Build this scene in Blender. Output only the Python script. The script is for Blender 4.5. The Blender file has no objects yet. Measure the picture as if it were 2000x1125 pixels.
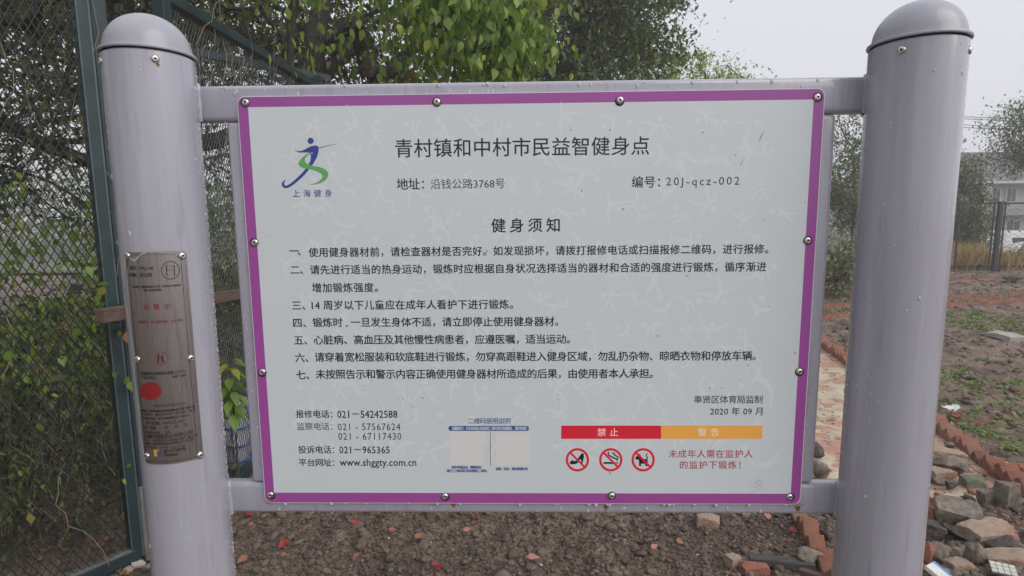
import bpy, bmesh, math, random
import numpy as np
from mathutils import Vector, Matrix
from mathutils.geometry import tessellate_polygon

SC = bpy.context.scene
COL = SC.collection
R_ = math.radians
random.seed(7)
RNG = np.random.default_rng(11)

# ------------------------------------------------------------------ camera
CAM_POS = np.array([-0.0042, -0.8218, 1.5]); YAW, PITCH, ROLL, FPX = -0.0239, 0.1329, -0.0093, 1125.0
def cam_basis():
    cy, sy = math.cos(YAW), math.sin(YAW)
    f = np.array([sy*math.cos(PITCH), cy*math.cos(PITCH), -math.sin(PITCH)])
    r = np.array([cy, -sy, 0.0]); u = np.cross(r, f)
    c, s = math.cos(ROLL), math.sin(ROLL)
    return c*r+s*u, -s*r+c*u, f
CR, CU, CF = cam_basis()
cam_data = bpy.data.cameras.new('camera'); cam = bpy.data.objects.new('camera', cam_data); COL.objects.link(cam)
cam.matrix_world = Matrix([[CR[0], CU[0], -CF[0], CAM_POS[0]], [CR[1], CU[1], -CF[1], CAM_POS[1]], [CR[2], CU[2], -CF[2], CAM_POS[2]], [0, 0, 0, 1]])
cam_data.sensor_width = 36.0; cam_data.lens = 36.0*FPX/2000.0
cam_data.clip_start = 0.02; cam_data.clip_end = 2000.0
SC.camera = cam

# ------------------------------------------------------------------ light
SUN_EL, SUN_AZ = R_(37), R_(126)          # azimuth clockwise from +Y: light comes from the right, a little behind the camera
world = bpy.data.worlds.new('World'); SC.world = world; world.use_nodes = True
wt = world.node_tree; wt.nodes.clear()
wo = wt.nodes.new('ShaderNodeOutputWorld'); wb = wt.nodes.new('ShaderNodeBackground')
sky = wt.nodes.new('ShaderNodeTexSky'); sky.sky_type = 'NISHITA'; sky.sun_disc = False
sky.sun_elevation = SUN_EL; sky.sun_rotation = SUN_AZ; sky.air_density = 1.0; sky.dust_density = 6.0
wm = wt.nodes.new('ShaderNodeMix'); wm.data_type = 'RGBA'; wm.inputs[0].default_value = 0.93
wm.inputs[7].default_value = (7.7, 7.75, 8.45, 1)     # the even cloud cover
wt.links.new(sky.outputs[0], wm.inputs[6]); wt.links.new(wm.outputs[2], wb.inputs[0])
wb.inputs[1].default_value = 0.1; wt.links.new(wb.outputs[0], wo.inputs[0])
sd = bpy.data.lights.new('sun', 'SUN'); sd.energy = 1.5; sd.angle = R_(50); sd.color = (1.0, 0.97, 0.93)
sun = bpy.data.objects.new('sun', sd); COL.objects.link(sun)
sdir = Vector((math.sin(SUN_AZ)*math.cos(SUN_EL), math.cos(SUN_AZ)*math.cos(SUN_EL), math.sin(SUN_EL)))
sun.rotation_euler = sdir.to_track_quat('Z', 'Y').to_euler(); sun.location = sdir*20
SC.view_settings.view_transform = 'Standard'; SC.view_settings.look = 'None'
SC.view_settings.exposure = 0.12; SC.view_settings.gamma = 1.0; SC.view_settings.use_curve_mapping = False
SC.cycles.use_denoising = True
SC.cycles.max_bounces = 8; SC.cycles.transparent_max_bounces = 8; SC.cycles.volume_bounces = 1
SC.cycles.caustics_refractive = False; SC.cycles.caustics_reflective = False

# ------------------------------------------------------------------ measuring helpers
def ray(px, py): return CF+(px-1000)/FPX*CR-(py-562.5)/FPX*CU
def G(px, py, z=0.0):
    d = ray(px, py); t = (z-CAM_POS[2])/d[2]; return CAM_POS+t*d
def YP(px, py, y):
    d = ray(px, py); t = (y-CAM_POS[1])/d[1]; return CAM_POS+t*d
def XP(px, py, x):
    d = ray(px, py); t = (x-CAM_POS[0])/d[0]; return CAM_POS+t*d
def CYL(px, py, cx, cy, r):
    d = ray(px, py); o = CAM_POS
    a = d[0]**2+d[1]**2; b = 2*(d[0]*(o[0]-cx)+d[1]*(o[1]-cy)); c = (o[0]-cx)**2+(o[1]-cy)**2-r*r
    disc = max(b*b-4*a*c, 0.0); t = (-b-math.sqrt(disc))/(2*a); p = o+t*d
    return math.atan2(p[0]-cx, -(p[1]-cy)), p[2]     # angle from -Y towards +X

# ------------------------------------------------------------------ object helpers
def org(p):
    v = Vector((0, 0, 0))
    while p is not None:
        v += p.location; p = p.parent
    return v
def tag(o, label=None, cat=None, group=None, kind=None):
    if label: o['label'] = label
    if cat: o['category'] = cat
    if group: o['group'] = group
    if kind: o['kind'] = kind
    return o
def empty(name, loc, label=None, cat=None, group=None):
    o = bpy.data.objects.new(name, None); o.empty_display_size = 0.05; COL.objects.link(o); o.location = Vector(loc)
    return tag(o, label, cat, group)
def link(name, me, parent=None, loc=None, rot=None):
    o = bpy.data.objects.new(name, me); COL.objects.link(o)
    if parent is not None:
        o.parent = parent
        if loc is not None: o.location = Vector(loc)-org(parent)
    elif loc is not None: o.location = Vector(loc)
    if rot is not None: o.rotation_euler = rot
    return o
def raw_mesh(name, V, F, mat=None, smooth=False, off=(0, 0, 0)):
    me = bpy.data.meshes.new(name)
    V = np.asarray(V, dtype=np.float64).reshape(-1, 3)-np.array(off)
    if isinstance(F, np.ndarray):
        k = F.shape[1]; m = F.shape[0]
        me.vertices.add(len(V)); me.vertices.foreach_set('co', V.astype(np.float32).ravel())
        me.loops.add(m*k); me.loops.foreach_set('vertex_index', F.astype(np.int32).ravel())
        me.polygons.add(m); me.polygons.foreach_set('loop_start', (np.arange(m)*k).astype(np.int32))
        me.update(calc_edges=True)
    else:
        me.from_pydata([tuple(v) for v in V], [], F); me.update()
    if smooth: me.polygons.foreach_set('use_smooth', [True]*len(me.polygons))
    mats = mat if isinstance(mat, (list, tuple)) else [mat]
    for mm in mats:
        if mm: me.materials.append(mm)
    return me
def build(name, V, F, mat, parent=None, smooth=False, loc=None, kind=None, label=None, cat=None, group=None):
    """V in world coordinates."""
    if parent is not None: off = tuple(org(parent)); o = link(name, raw_mesh(name, V, F, mat, smooth, off), parent)
    else:
        off = loc if loc is not None else (0, 0, 0)
        o = link(name, raw_mesh(name, V, F, mat, smooth, off)); o.location = Vector(off)
    return tag(o, label, cat, group, kind)

class MB:
    def __init__(s): s.V = []; s.F = []
    def add(s, V, F):
        n = len(s.V); s.V += [tuple(v) for v in V]; s.F += [tuple(int(i)+n for i in f) for f in F]; return s
    def box(s, lo, hi, rot=None, piv=None):
        V = [(x, y, z) for x in (lo[0], hi[0]) for y in (lo[1], hi[1]) for z in (lo[2], hi[2])]
        if rot is not None:
            p = Vector(piv if piv is not None else [(a+b)/2 for a, b in zip(lo, hi)])
            V = [tuple(rot @ (Vector(v)-p)+p) for v in V]
        return s.add(V, [(0, 1, 3, 2), (4, 6, 7, 5), (0, 4, 5, 1), (2, 3, 7, 6), (0, 2, 6, 4), (1, 5, 7, 3)])
    def bar(s, a, b, w, h, up=(0, 0, 1)):
        a = Vector(a); b = Vector(b); d = (b-a).normalized(); x = d.cross(Vector(up)).normalized(); u = x.cross(d)
        V = []
        for p in (a, b):
            for sx, sz in ((-1, -1), (1, -1), (1, 1), (-1, 1)): V.append(p+x*sx*w/2+u*sz*h/2)
        return s.add(V, [(0, 1, 2, 3), (7, 6, 5, 4), (0, 4, 5, 1), (1, 5, 6, 2), (2, 6, 7, 3), (3, 7, 4, 0)])
    def tube(s, pts, rad, n=8, caps=True):
        pts = [Vector(p) for p in pts]; rad = rad if hasattr(rad, '__len__') else [rad]*len(pts)
        base = len(s.V); prev = None
        for i, p in enumerate(pts):
            d = (pts[min(i+1, len(pts)-1)]-pts[max(i-1, 0)]).normalized()
            ref = prev if prev is not None else (Vector((1, 0, 0)) if abs(d.x) < .9 else Vector((0, 1, 0)))
            x = (ref-d*ref.dot(d)).normalized(); y = d.cross(x); prev = x
            for k in range(n):
                a = 2*math.pi*k/n; s.V.append(tuple(p+x*math.cos(a)*rad[i]+y*math.sin(a)*rad[i]))
        for i in range(len(pts)-1):
            for k in range(n):
                a = base+i*n+k; b = base+i*n+(k+1) % n; s.F.append((a, b, b+n, a+n))
        if caps:
            s.F.append(tuple(base+k for k in reversed(range(n)))); s.F.append(tuple(base+(len(pts)-1)*n+k for k in range(n)))
        return s
    def lathe(s, prof, c, n=48, axis='z', close=False):
        base = len(s.V)
        for r, h in prof:
            for k in range(n):
                a = 2*math.pi*k/n
                if axis == 'z': s.V.append((c[0]+r*math.cos(a), c[1]+r*math.sin(a), c[2]+h))
                else: s.V.append((c[0]+r*math.cos(a), c[1]-h, c[2]+r*math.sin(a)))
        for i in range(len(prof)-1):
            for k in range(n):
                a = base+i*n+k; b = base+i*n+(k+1) % n
                s.F.append((a, b, b+n, a+n))
        return s
    def out(s, name, mat, parent=None, smooth=False, **kw): return build(name, s.V, s.F, mat, parent, smooth, **kw)

def bevel_obj(o, w, seg=2, angle=30):
    m = o.modifiers.new('bevel', 'BEVEL'); m.width = w; m.segments = seg; m.limit_method = 'ANGLE'; m.angle_limit = R_(angle)
    return o
def shade_smooth(o):
    o.data.polygons.foreach_set('use_smooth', [True]*len(o.data.polygons))
    return o

def segs(A, B, ra, rb=None, n=3):
    """Prisms between point arrays A and B."""
    A = np.asarray(A, float); B = np.asarray(B, float); N = len(A)
    ra = np.broadcast_to(np.asarray(ra, float), (N,)); rb = ra if rb is None else np.broadcast_to(np.asarray(rb, float), (N,))
    d = B-A; d /= np.linalg.norm(d, axis=1, keepdims=True)+1e-12
    ref = np.where(np.abs(d[:, 2:3]) < .9, np.array([[0, 0, 1.0]]), np.array([[1.0, 0, 0]]))
    x = np.cross(d, ref); x /= np.linalg.norm(x, axis=1, keepdims=True)+1e-12; y = np.cross(d, x)
    V = np.zeros((N, 2*n, 3)); 
    for k in range(n):
        a = 2*math.pi*k/n; o = x*math.cos(a)+y*math.sin(a)
        V[:, k] = A+o*ra[:, None]; V[:, n+k] = B+o*rb[:, None]
    F = np.zeros((N, n, 4), int); b = (np.arange(N)*2*n)[:, None]
    for k in range(n):
        F[:, k] = np.concatenate([b+k, b+(k+1) % n, b+n+(k+1) % n, b+n+k], 1)
    return V.reshape(-1, 3), F.reshape(-1, 4)

def scatter(TV, TF, pos, d, nrm, sc):
    """Copies of a template: its y axis along d, its z axis near nrm, scaled."""
    TV = np.asarray(TV, float); TF = np.asarray(TF, int); pos = np.asarray(pos, float); N = len(pos)
    d = d/(np.linalg.norm(d, axis=1, keepdims=True)+1e-12)
    x = np.cross(d, nrm); x /= np.linalg.norm(x, axis=1, keepdims=True)+1e-12; z = np.cross(x, d)
    sc = np.asarray(sc, float)
    if sc.ndim == 1: sc = sc[:, None]*np.ones((1, 3))
    L = TV[None]*sc[:, None, :]
    V = pos[:, None]+L[..., 0:1]*x[:, None]+L[..., 1:2]*d[:, None]+L[..., 2:3]*z[:, None]
    F = TF[None]+(np.arange(N)*len(TV))[:, None, None]
    return V.reshape(-1, 3), F.reshape(-1, TF.shape[1])
def rdir(n, rng=RNG):
    v = rng.normal(size=(n, 3)); return v/np.linalg.norm(v, axis=1, keepdims=True)

def vnoise(x, y, seed=0):
    xi = np.floor(x).astype(np.int64); yi = np.floor(y).astype(np.int64); fx = x-xi; fy = y-yi
    fx = fx*fx*(3-2*fx); fy = fy*fy*(3-2*fy)
    def h(a, b):
        n = (a*374761393+b*668265263+seed*974634777) & 0xffffffff
        n = ((n ^ (n >> 13))*1274126177) & 0xffffffff
        return ((n ^ (n >> 16)) & 0xffff)/65535.0
    return (h(xi, yi)*(1-fx)+h(xi+1, yi)*fx)*(1-fy)+(h(xi, yi+1)*(1-fx)+h(xi+1, yi+1)*fx)*fy-0.5
def fbm(x, y, s, seed=0, oct=4, g=.5):
    t = 0; a = 1.0
    for i in range(oct):
        t = t+a*vnoise(x/s, y/s, seed+i*17); s = s/2.03; a *= g
    return t

# ------------------------------------------------------------------ materials
def mat(name, c, rough=.6, metal=0.0, c2=None, scale=8.0, mix=(.35, .65), bump=0.0, bscale=60.0, bdist=.01, coat=0.0, spec=.5, stretch=None,
        rough2=None, isl=None, objrand=None, trans=None, alpha=None, ior=None, third=None, tscale=2.0, tmix=(.5, .7)):
    m = bpy.data.materials.new(name); m.use_nodes = True; t = m.node_tree; N = t.nodes; L = t.links
    b = N['Principled BSDF']; b.inputs['Base Color'].default_value = (*c, 1); b.inputs['Roughness'].default_value = rough
    b.inputs['Metallic'].default_value = metal; b.inputs['Coat Weight'].default_value = coat; b.inputs['Coat Roughness'].default_value = .08
    b.inputs['Specular IOR Level'].default_value = spec
    tc = N.new('ShaderNodeTexCoord'); src = tc.outputs['Object']
    if stretch:
        mp = N.new('ShaderNodeMapping'); mp.inputs['Scale'].default_value = stretch; L.new(src, mp.inputs['Vector']); src = mp.outputs['Vector']
    cur = None
    if c2 is not None:
        n = N.new('ShaderNodeTexNoise'); n.inputs['Scale'].default_value = scale; n.inputs['Detail'].default_value = 6; n.inputs['Roughness'].default_value = .62
        L.new(src, n.inputs['Vector'])
        r = N.new('ShaderNodeMapRange'); r.inputs[1].default_value = mix[0]; r.inputs[2].default_value = mix[1]; L.new(n.outputs[0], r.inputs[0])
        mx = N.new('ShaderNodeMix'); mx.data_type = 'RGBA'; mx.inputs[6].default_value = (*c, 1); mx.inputs[7].default_value = (*c2, 1)
        L.new(r.outputs[0], mx.inputs[0]); cur = mx.outputs[2]
        if rough2 is not None:
            rr = N.new('ShaderNodeMapRange'); rr.inputs[3].default_value = rough; rr.inputs[4].default_value = rough2
            L.new(r.outputs[0], rr.inputs[0]); L.new(rr.outputs[0], b.inputs['Roughness'])
    if third is not None:
        n = N.new('ShaderNodeTexNoise'); n.inputs['Scale'].default_value = tscale; n.inputs['Detail'].default_value = 5; L.new(src, n.inputs['Vector'])
        r = N.new('ShaderNodeMapRange'); r.inputs[1].default_value = tmix[0]; r.inputs[2].default_value = tmix[1]; L.new(n.outputs[0], r.inputs[0])
        mx = N.new('ShaderNodeMix'); mx.data_type = 'RGBA'; mx.inputs[7].default_value = (*third, 1); mx.inputs[6].default_value = (*c, 1)
        if cur is not None: L.new(cur, mx.inputs[6])
        L.new(r.outputs[0], mx.inputs[0]); cur = mx.outputs[2]
    if isl is not None or objrand is not None:
        cols = isl or objrand
        rp = N.new('ShaderNodeValToRGB'); rp.color_ramp.interpolation = 'LINEAR'
        while len(rp.color_ramp.elements) < len(cols): rp.color_ramp.elements.new(.5)
        for i, (p, cc) in enumerate(cols):
            rp.color_ramp.elements[i].position = p; rp.color_ramp.elements[i].color = (*cc, 1)
        if isl is not None:
            g = N.new('ShaderNodeNewGeometry'); L.new(g.outputs['Random Per Island'], rp.inputs[0])
        else:
            g = N.new('ShaderNodeObjectInfo'); L.new(g.outputs['Random'], rp.inputs[0])
        if cur is None: cur = rp.outputs[0]
        else:
            mx = N.new('ShaderNodeMix'); mx.data_type = 'RGBA'; mx.blend_type = 'MIX'; mx.inputs[0].default_value = .5
            L.new(cur, mx.inputs[6]); L.new(rp.outputs[0], mx.inputs[7]); cur = mx.outputs[2]
    if cur is not None: L.new(cur, b.inputs['Base Color'])
    if bump:
        n = N.new('ShaderNodeTexNoise'); n.inputs['Scale'].default_value = bscale; n.inputs['Detail'].default_value = 7; n.inputs['Roughness'].default_value = .65
        L.new(src, n.inputs['Vector']); bp = N.new('ShaderNodeBump'); bp.inputs['Strength'].default_value = bump; bp.inputs['Distance'].default_value = bdist
        L.new(n.outputs[0], bp.inputs['Height']); L.new(bp.outputs[0], b.inputs['Normal'])
    if trans:
        tr = N.new('ShaderNodeBsdfTranslucent'); ms = N.new('ShaderNodeMixShader'); ms.inputs[0].default_value = trans
        hv = N.new('ShaderNodeMix'); hv.data_type = 'RGBA'; hv.blend_type = 'MULTIPLY'; hv.inputs[0].default_value = 1; hv.inputs[7].default_value = (1.5, 1.6, .6, 1)
        hv.inputs[6].default_value = (*c, 1)
        if cur is not None: L.new(cur, hv.inputs[6])
        L.new(hv.outputs[2], tr.inputs[0]); L.new(b.outputs[0], ms.inputs[1]); L.new(tr.outputs[0], ms.inputs[2])
        L.new(ms.outputs[0], N['Material Output'].inputs[0])
    if alpha is not None:
        b.inputs['Transmission Weight'].default_value = alpha
        if ior: b.inputs['IOR'].default_value = ior
    return m

M = {}
M['paint'] = mat('grey_gloss_paint', (.41, .41, .47), .28, c2=(.38, .38, .44), scale=3, coat=.9, third=(.30, .29, .325), tscale=7, tmix=(.58, .8), bump=.16, bscale=5, bdist=.004, stretch=(14, 14, 1.1), rough2=.24)  # second tone puts vertical reflection streaks into the colour; third is grime
M['paint_cap'] = mat('cap_paint', (.40, .41, .455), .42, coat=.35, bump=.10, bscale=18, bdist=.004, c2=(.35, .355, .40), scale=9)
M['weld'] = mat('weld_paint', (.40, .40, .44), .35, coat=.4, bump=.5, bscale=60, bdist=.004)
M['panel'] = mat('panel_print_white', (.665, .73, .75), .30, coat=.35, c2=(.65, .715, .735), scale=4, bump=.05, bscale=9, bdist=.003)
M['panel_edge'] = mat('panel_edge', (.74, .70, .76), .4)
M['purple'] = mat('purple_print', (.37, .082, .36), .28, coat=.35, c2=(.345, .075, .33), scale=6, bump=.07, bscale=22, bdist=.002)
M['figure'] = mat('pale_figure_print', (.715, .765, .765), .34, coat=.22, spec=.5)
M['ink'] = mat('black_ink', (.014, .014, .018), .38, coat=.15)
M['ink2'] = mat('dark_grey_ink', (.03, .03, .038), .38, coat=.15)
M['blue'] = mat('blue_ink', (.028, .06, .31), .36, coat=.2)
M['navy'] = mat('navy_ink', (.035, .085, .27), .36, coat=.2)
M['green'] = mat('green_ink', (.13, .43, .12), .36, coat=.2)
M['spear'] = mat('grey_green_ink', (.20, .32, .18), .36)
M['red'] = mat('red_ink', (.78, .018, .045), .36, coat=.2)
M['redtext'] = mat('red_brown_ink', (.45, .055, .06), .36)
M['orange'] = mat('orange_ink', (.95, .47, .09), .36, coat=.2)
M['palepink'] = mat('pale_letter_ink', (.93, .76, .76), .4)
M['paleor'] = mat('pale_orange_letter_ink', (.95, .86, .76), .4)
M['whiteink'] = mat('white_ink', (.62, .70, .80), .4)
M['qrback'] = mat('blank_square_print', (.74, .75, .73), .34, coat=.2)
M['rivet'] = mat('rivet_steel', (.80, .76, .73), .24, metal=1.0, c2=(.50, .47, .45), scale=300)
M['black'] = mat('black_hole', (.01, .01, .01), .7)
M['washer'] = mat('dark_washer', (.04, .035, .035), .5)
M['rust'] = mat('rust', (.17, .065, .02), .85, c2=(.30, .14, .05), scale=160, bump=.5, bscale=300, bdist=.002)
M['rustpale'] = mat('rust_wash', (.34, .27, .23), .6, c2=(.33, .31, .32), scale=120)
M['steel'] = mat('brushed_steel_plate', (.50, .475, .47), .22, metal=1.0, c2=(.33, .31, .305), scale=6, stretch=(40, 40, 2.0), bump=.12, bscale=14, bdist=.002, rough2=.45)
M['steeledge'] = mat('steel_edge', (.5, .46, .43), .3, metal=1.0)
M['etch'] = mat('etched_dark', (.022, .02, .02), .6)
M['etchred'] = mat('etched_red', (.22, .02, .018), .6)
M['stamp'] = mat('red_sticker', (.30, .012, .018), .5, c2=(.22, .01, .014), scale=300)
M['yel'] = mat('yellow_print', (.62, .36, .03), .5)
M['film'] = mat('clear_film', (.42, .40, .38), .2, spec=.6)
M['water'] = mat('water_drop', (1, 1, 1), .03)
def water_nodes():
    t = M['water'].node_tree; N = t.nodes; L = t.links; N.clear()
    o = N.new('ShaderNodeOutputMaterial'); tr = N.new('ShaderNodeBsdfTransparent'); gl = N.new('ShaderNodeBsdfGlossy'); df = N.new('ShaderNodeBsdfDiffuse')
    gl.inputs['Roughness'].default_value = .05; tr.inputs[0].default_value = (.97, .98, .98, 1); df.inputs[0].default_value = (.8, .82, .85, 1)
    fr = N.new('ShaderNodeFresnel'); fr.inputs[0].default_value = 1.45; m1 = N.new('ShaderNodeMixShader'); m2 = N.new('ShaderNodeMixShader'); m2.inputs[0].default_value = .55
    L.new(fr.outputs[0], m1.inputs[0]); L.new(tr.outputs[0], m1.inputs[1]); L.new(gl.outputs[0], m1.inputs[2]); L.new(m1.outputs[0], m2.inputs[1]); L.new(df.outputs[0], m2.inputs[2]); L.new(m2.outputs[0], o.inputs[0])
water_nodes()
M['fence'] = mat('dark_green_paint', (.010, .026, .030), .5, c2=(.02, .045, .048), scale=7, coat=.12, bump=.1, bscale=50, bdist=.002)
M['fencelight'] = mat('worn_green_paint', (.075, .11, .12), .42, c2=(.05, .085, .09), scale=20, coat=.2)
M['wire'] = mat('green_black_wire', (.020, .027, .028), .42, c2=(.045, .055, .055), scale=30, coat=.2)
M['concrete'] = mat('old_concrete', (.20, .20, .19), .9, c2=(.13, .13, .12), scale=14, bump=.5, bscale=90, bdist=.006)
M['wood'] = mat('weathered_wood', (.15, .10, .078), .85, c2=(.075, .05, .04), scale=5, stretch=(3, 3, 25), bump=.5, bscale=12, bdist=.004)
M['char'] = mat('charred_wood', (.045, .043, .045), .75, c2=(.10, .09, .085), scale=6, stretch=(2, 18, 18), bump=.6, bscale=10, bdist=.004)
M['soil'] = mat('wet_soil', (.195, .142, .106), .85, c2=(.31, .24, .188), scale=9, mix=(.35, .7), bump=.9, bscale=70, bdist=.02, third=(.075, .056, .045), tscale=2.6, tmix=(.48, .7), spec=.3)
M['clod'] = mat('soil_clod', (.175, .125, .09), .85, bump=1.0, bscale=150, bdist=.016, spec=.35, c2=(.29, .225, .175), scale=60,
                isl=[(0, (.075, .055, .043)), (.3, (.18, .138, .108)), (.8, (.26, .205, .165)), (1, (.40, .335, .275))])
M['chips'] = mat('mixed_chips', (.3, .2, .15), .8, isl=[(0, (.34, .12, .075)), (.3, (.30, .17, .12)), (.5, (.33, .29, .24)), (.72, (.52, .50, .45)), (.85, (.16, .16, .16)), (1, (.42, .24, .17))])
M['sand'] = mat('sandy_mortar', (.50, .43, .31), .92, c2=(.56, .49, .36), scale=5, bump=.6, bscale=60, bdist=.006, third=(.38, .22, .155), tscale=7, tmix=(.5, .68))
M['brick'] = mat('red_brick', (.30, .115, .075), .88, c2=(.42, .23, .16), scale=22, bump=1.0, bscale=110, bdist=.012, third=(.17, .10, .075), tscale=12, tmix=(.5, .7),
                 objrand=[(0, (.17, .07, .05)), (.3, (.36, .115, .065)), (.75, (.43, .18, .115)), (1, (.30, .21, .16))])
M['pathbrick'] = mat('path_brick', (.42, .225, .16), .85, c2=(.50, .32, .24), scale=14, bump=.8, bscale=60, bdist=.006, third=(.47, .38, .27), tscale=5, tmix=(.5, .62))
M['tanbrick'] = mat('tan_brick', (.36, .255, .185), .85, c2=(.50, .40, .31), scale=16, bump=1.0, bscale=110, bdist=.012, third=(.36, .13, .08), tscale=12, tmix=(.52, .7))
M['greyrock'] = mat('grey_rubble', (.21, .172, .135), .88, c2=(.43, .37, .30), scale=18, bump=1.0, bscale=110, bdist=.02, third=(.085, .07, .055), tscale=11, tmix=(.5, .7))
M['darkrock'] = mat('dark_rubble', (.06, .050, .042), .85, c2=(.19, .165, .14), scale=22, bump=1.0, bscale=120, bdist=.02)
M['mossrock'] = mat('mossy_rubble', (.13, .135, .095), .9, c2=(.22, .215, .17), scale=16, bump=.8, bscale=70, bdist=.01)
M['palerock'] = mat('pale_rubble', (.44, .42, .38), .85, c2=(.34, .31, .27), scale=10, bump=.6, bscale=80, bdist=.006)
M['paper'] = mat('white_paper', (.75, .75, .72), .6, c2=(.62, .62, .6), scale=20)
M['packblue'] = mat('pack_blue', (.10, .30, .62), .5)
M['tile'] = mat('cream_tile', (.62, .63, .55), .5, c2=(.5, .5, .43), scale=30)
M['redleaf'] = mat('red_dead_leaf', (.42, .05, .04), .5, c2=(.30, .035, .03), scale=40, trans=.15)
M['brownleaf'] = mat('brown_dead_leaf', (.26, .10, .055), .6, c2=(.36, .17, .10), scale=40, trans=.1)
M['pinkleaf'] = mat('pinkish_dead_leaf', (.52, .24, .20), .6, c2=(.42, .16, .12), scale=40, trans=.15)
def leafmat(name, cols, trans=.32, rough=.45): return mat(name, cols[0][1], rough, isl=cols, trans=trans, spec=.4)
M['leaf_bright'] = leafmat('bright_leaf', [(0, (.07, .12, .025)), (.4, (.14, .23, .04)), (.8, (.24, .34, .07)), (.98, (.30, .34, .05)), (1, (.40, .10, .04))], .38)
M['leaf_near'] = mat('near_bright_leaf', (.12, .22, .035), .4, trans=.38, spec=.5, objrand=[(0, (.08, .14, .03)), (.4, (.17, .27, .05)), (.85, (.28, .39, .08)), (.99, (.30, .38, .06)), (1, (.40, .36, .05))])
M['leaf_vine'] = mat('vine_leaf', (.09, .17, .03), .42, trans=.4, spec=.5, objrand=[(0, (.09, .15, .025)), (.4, (.16, .27, .04)), (.85, (.27, .40, .06)), (1, (.34, .30, .05))])
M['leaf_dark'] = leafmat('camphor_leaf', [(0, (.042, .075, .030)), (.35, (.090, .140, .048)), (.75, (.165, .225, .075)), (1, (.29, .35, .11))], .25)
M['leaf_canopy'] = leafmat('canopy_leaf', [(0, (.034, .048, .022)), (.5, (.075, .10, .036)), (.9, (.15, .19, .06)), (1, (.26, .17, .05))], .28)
M['leaf_young'] = leafmat('young_leaf', [(0, (.16, .22, .03)), (.5, (.26, .33, .05)), (1, (.36, .42, .09))], .3)
M['leaf_mid'] = leafmat('mid_leaf', [(0, (.06, .10, .04)), (.6, (.11, .16, .06)), (.9, (.20, .23, .075)), (1, (.22, .20, .06))], .25)
M['leaf_pale'] = leafmat('pale_edged_leaf', [(0, (.07, .09, .045)), (.5, (.15, .18, .09)), (.9, (.30, .32, .20)), (1, (.35, .13, .08))], .2)
M['leaf_dry'] = leafmat('dry_grass_blade', [(0, (.30, .20, .07)), (.5, (.50, .36, .15)), (1, (.64, .52, .28))], .2, .7)
M['leaf_weed'] = leafmat('weed_blade', [(0, (.08, .13, .03)), (.5, (.14, .23, .045)), (1, (.27, .38, .10))], .3)
M['litter'] = leafmat('leaf_litter', [(0, (.10, .055, .03)), (.4, (.20, .12, .07)), (.8, (.30, .22, .15)), (1, (.33, .07, .05))], .1, .7)
M['bark'] = mat('dark_bark', (.040, .034, .030), .9, c2=(.075, .064, .055), scale=14, stretch=(4, 4, 1), bump=.9, bscale=20, bdist=.02)
M['twig'] = mat('pale_dry_twig', (.30, .25, .20), .8, c2=(.20, .165, .13), scale=30)
M['sack'] = mat('woven_white_sack', (.62, .64, .68), .7, c2=(.5, .52, .58), scale=60)
M['sackblue'] = mat('blue_strap', (.04, .09, .33), .6)
M['sackorange'] = mat('orange_scrap', (.62, .16, .04), .6)
M['wallw'] = mat('pale_render', (.46, .46, .46), .9, c2=(.38, .38, .37), scale=1.2)
M['wallgrey'] = mat('grey_render', (.26, .26, .26), .9, c2=(.31, .31, .31), scale=1.0)
M['roof'] = mat('grey_roof_tile', (.12, .12, .125), .8, c2=(.42, .42, .41), scale=5, stretch=(1, 3, 3), mix=(.5, .62))
M['glassdark'] = mat('window_glass', (.035, .04, .05), .12, spec=.6)
M['trim'] = mat('window_trim', (.52, .52, .52), .6)
M['vanwhite'] = mat('white_car_paint', (.74, .75, .76), .3, coat=.6)
M['vandark'] = mat('dark_car_paint', (.035, .04, .05), .3, coat=.6)
M['tyre'] = mat('tyre_rubber', (.025, .025, .025), .8)
M['taillight'] = mat('tail_light_red', (.55, .03, .02), .25)
M['blackmetal'] = mat('black_fence_paint', (.018, .02, .022), .5)
M['cable'] = mat('power_cable', (.05, .05, .055), .6)
M['bluebag'] = mat('blue_plastic', (.10, .30, .70), .4)
M['grassfar'] = mat('verge_earth', (.13, .12, .07), .95, c2=(.09, .11, .045), scale=.7)

# ------------------------------------------------------------------ ground
PL = lambda y: 1.30+.187*(y-1.66)          # left edge of the brick path
PRt = lambda y: 2.66+.187*(y-2.12) if True else 0
def hills(x, y):
    t = np.clip((y-14.0)/6.0, 0, 1); t = t*t*(3-2*t)
    return -1.42*t
def ground_z(x, y):
    x = np.asarray(x, float); y = np.asarray(y, float)
    z = hills(x, y)
    near = np.clip(1-(np.hypot(x-2, y-4)-10)/6, 0, 1)
    soil = .030*fbm(x, y, .55, 3, 3)+.040*fbm(x, y, .10, 9, 4, .65)*np.clip(1.4-y*.05, 0, 1)
    inpath = np.clip((x-PL(y)+.02)/.05, 0, 1)*np.clip((PRt(y)-x+.02)/.05, 0, 1)*np.clip((6.6-y)/.1, 0, 1)
    z = z+near*soil*(1-inpath)-inpath*.075
    return z
def lines(segl):
    out = []
    for a, b, st in segl: out += list(np.arange(a, b-1e-9, st))
    return np.array(out+[segl[-1][1]])
gx = lines([(-400, -60, 40), (-60, -12, 4), (-12, -2.4, .4), (-2.4, -1.6, .05), (-1.6, 1.7, .018), (1.7, 4.2, .03), (4.2, 9.5, .06), (9.5, 16, .25), (16, 60, 4), (60, 400, 40)])
gy = lines([(-400, -60, 40), (-60, -8, 4), (-8, .6, .4), (.6, 1.2, .05), (1.2, 2.6, .018), (2.6, 5, .04), (5, 12.6, .07), (12.6, 24, .4), (24, 60, 4), (60, 400, 40)])
XX, YY = np.meshgrid(gx, gy); ZZ = ground_z(XX, YY)
nx, ny = len(gx), len(gy)
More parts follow.
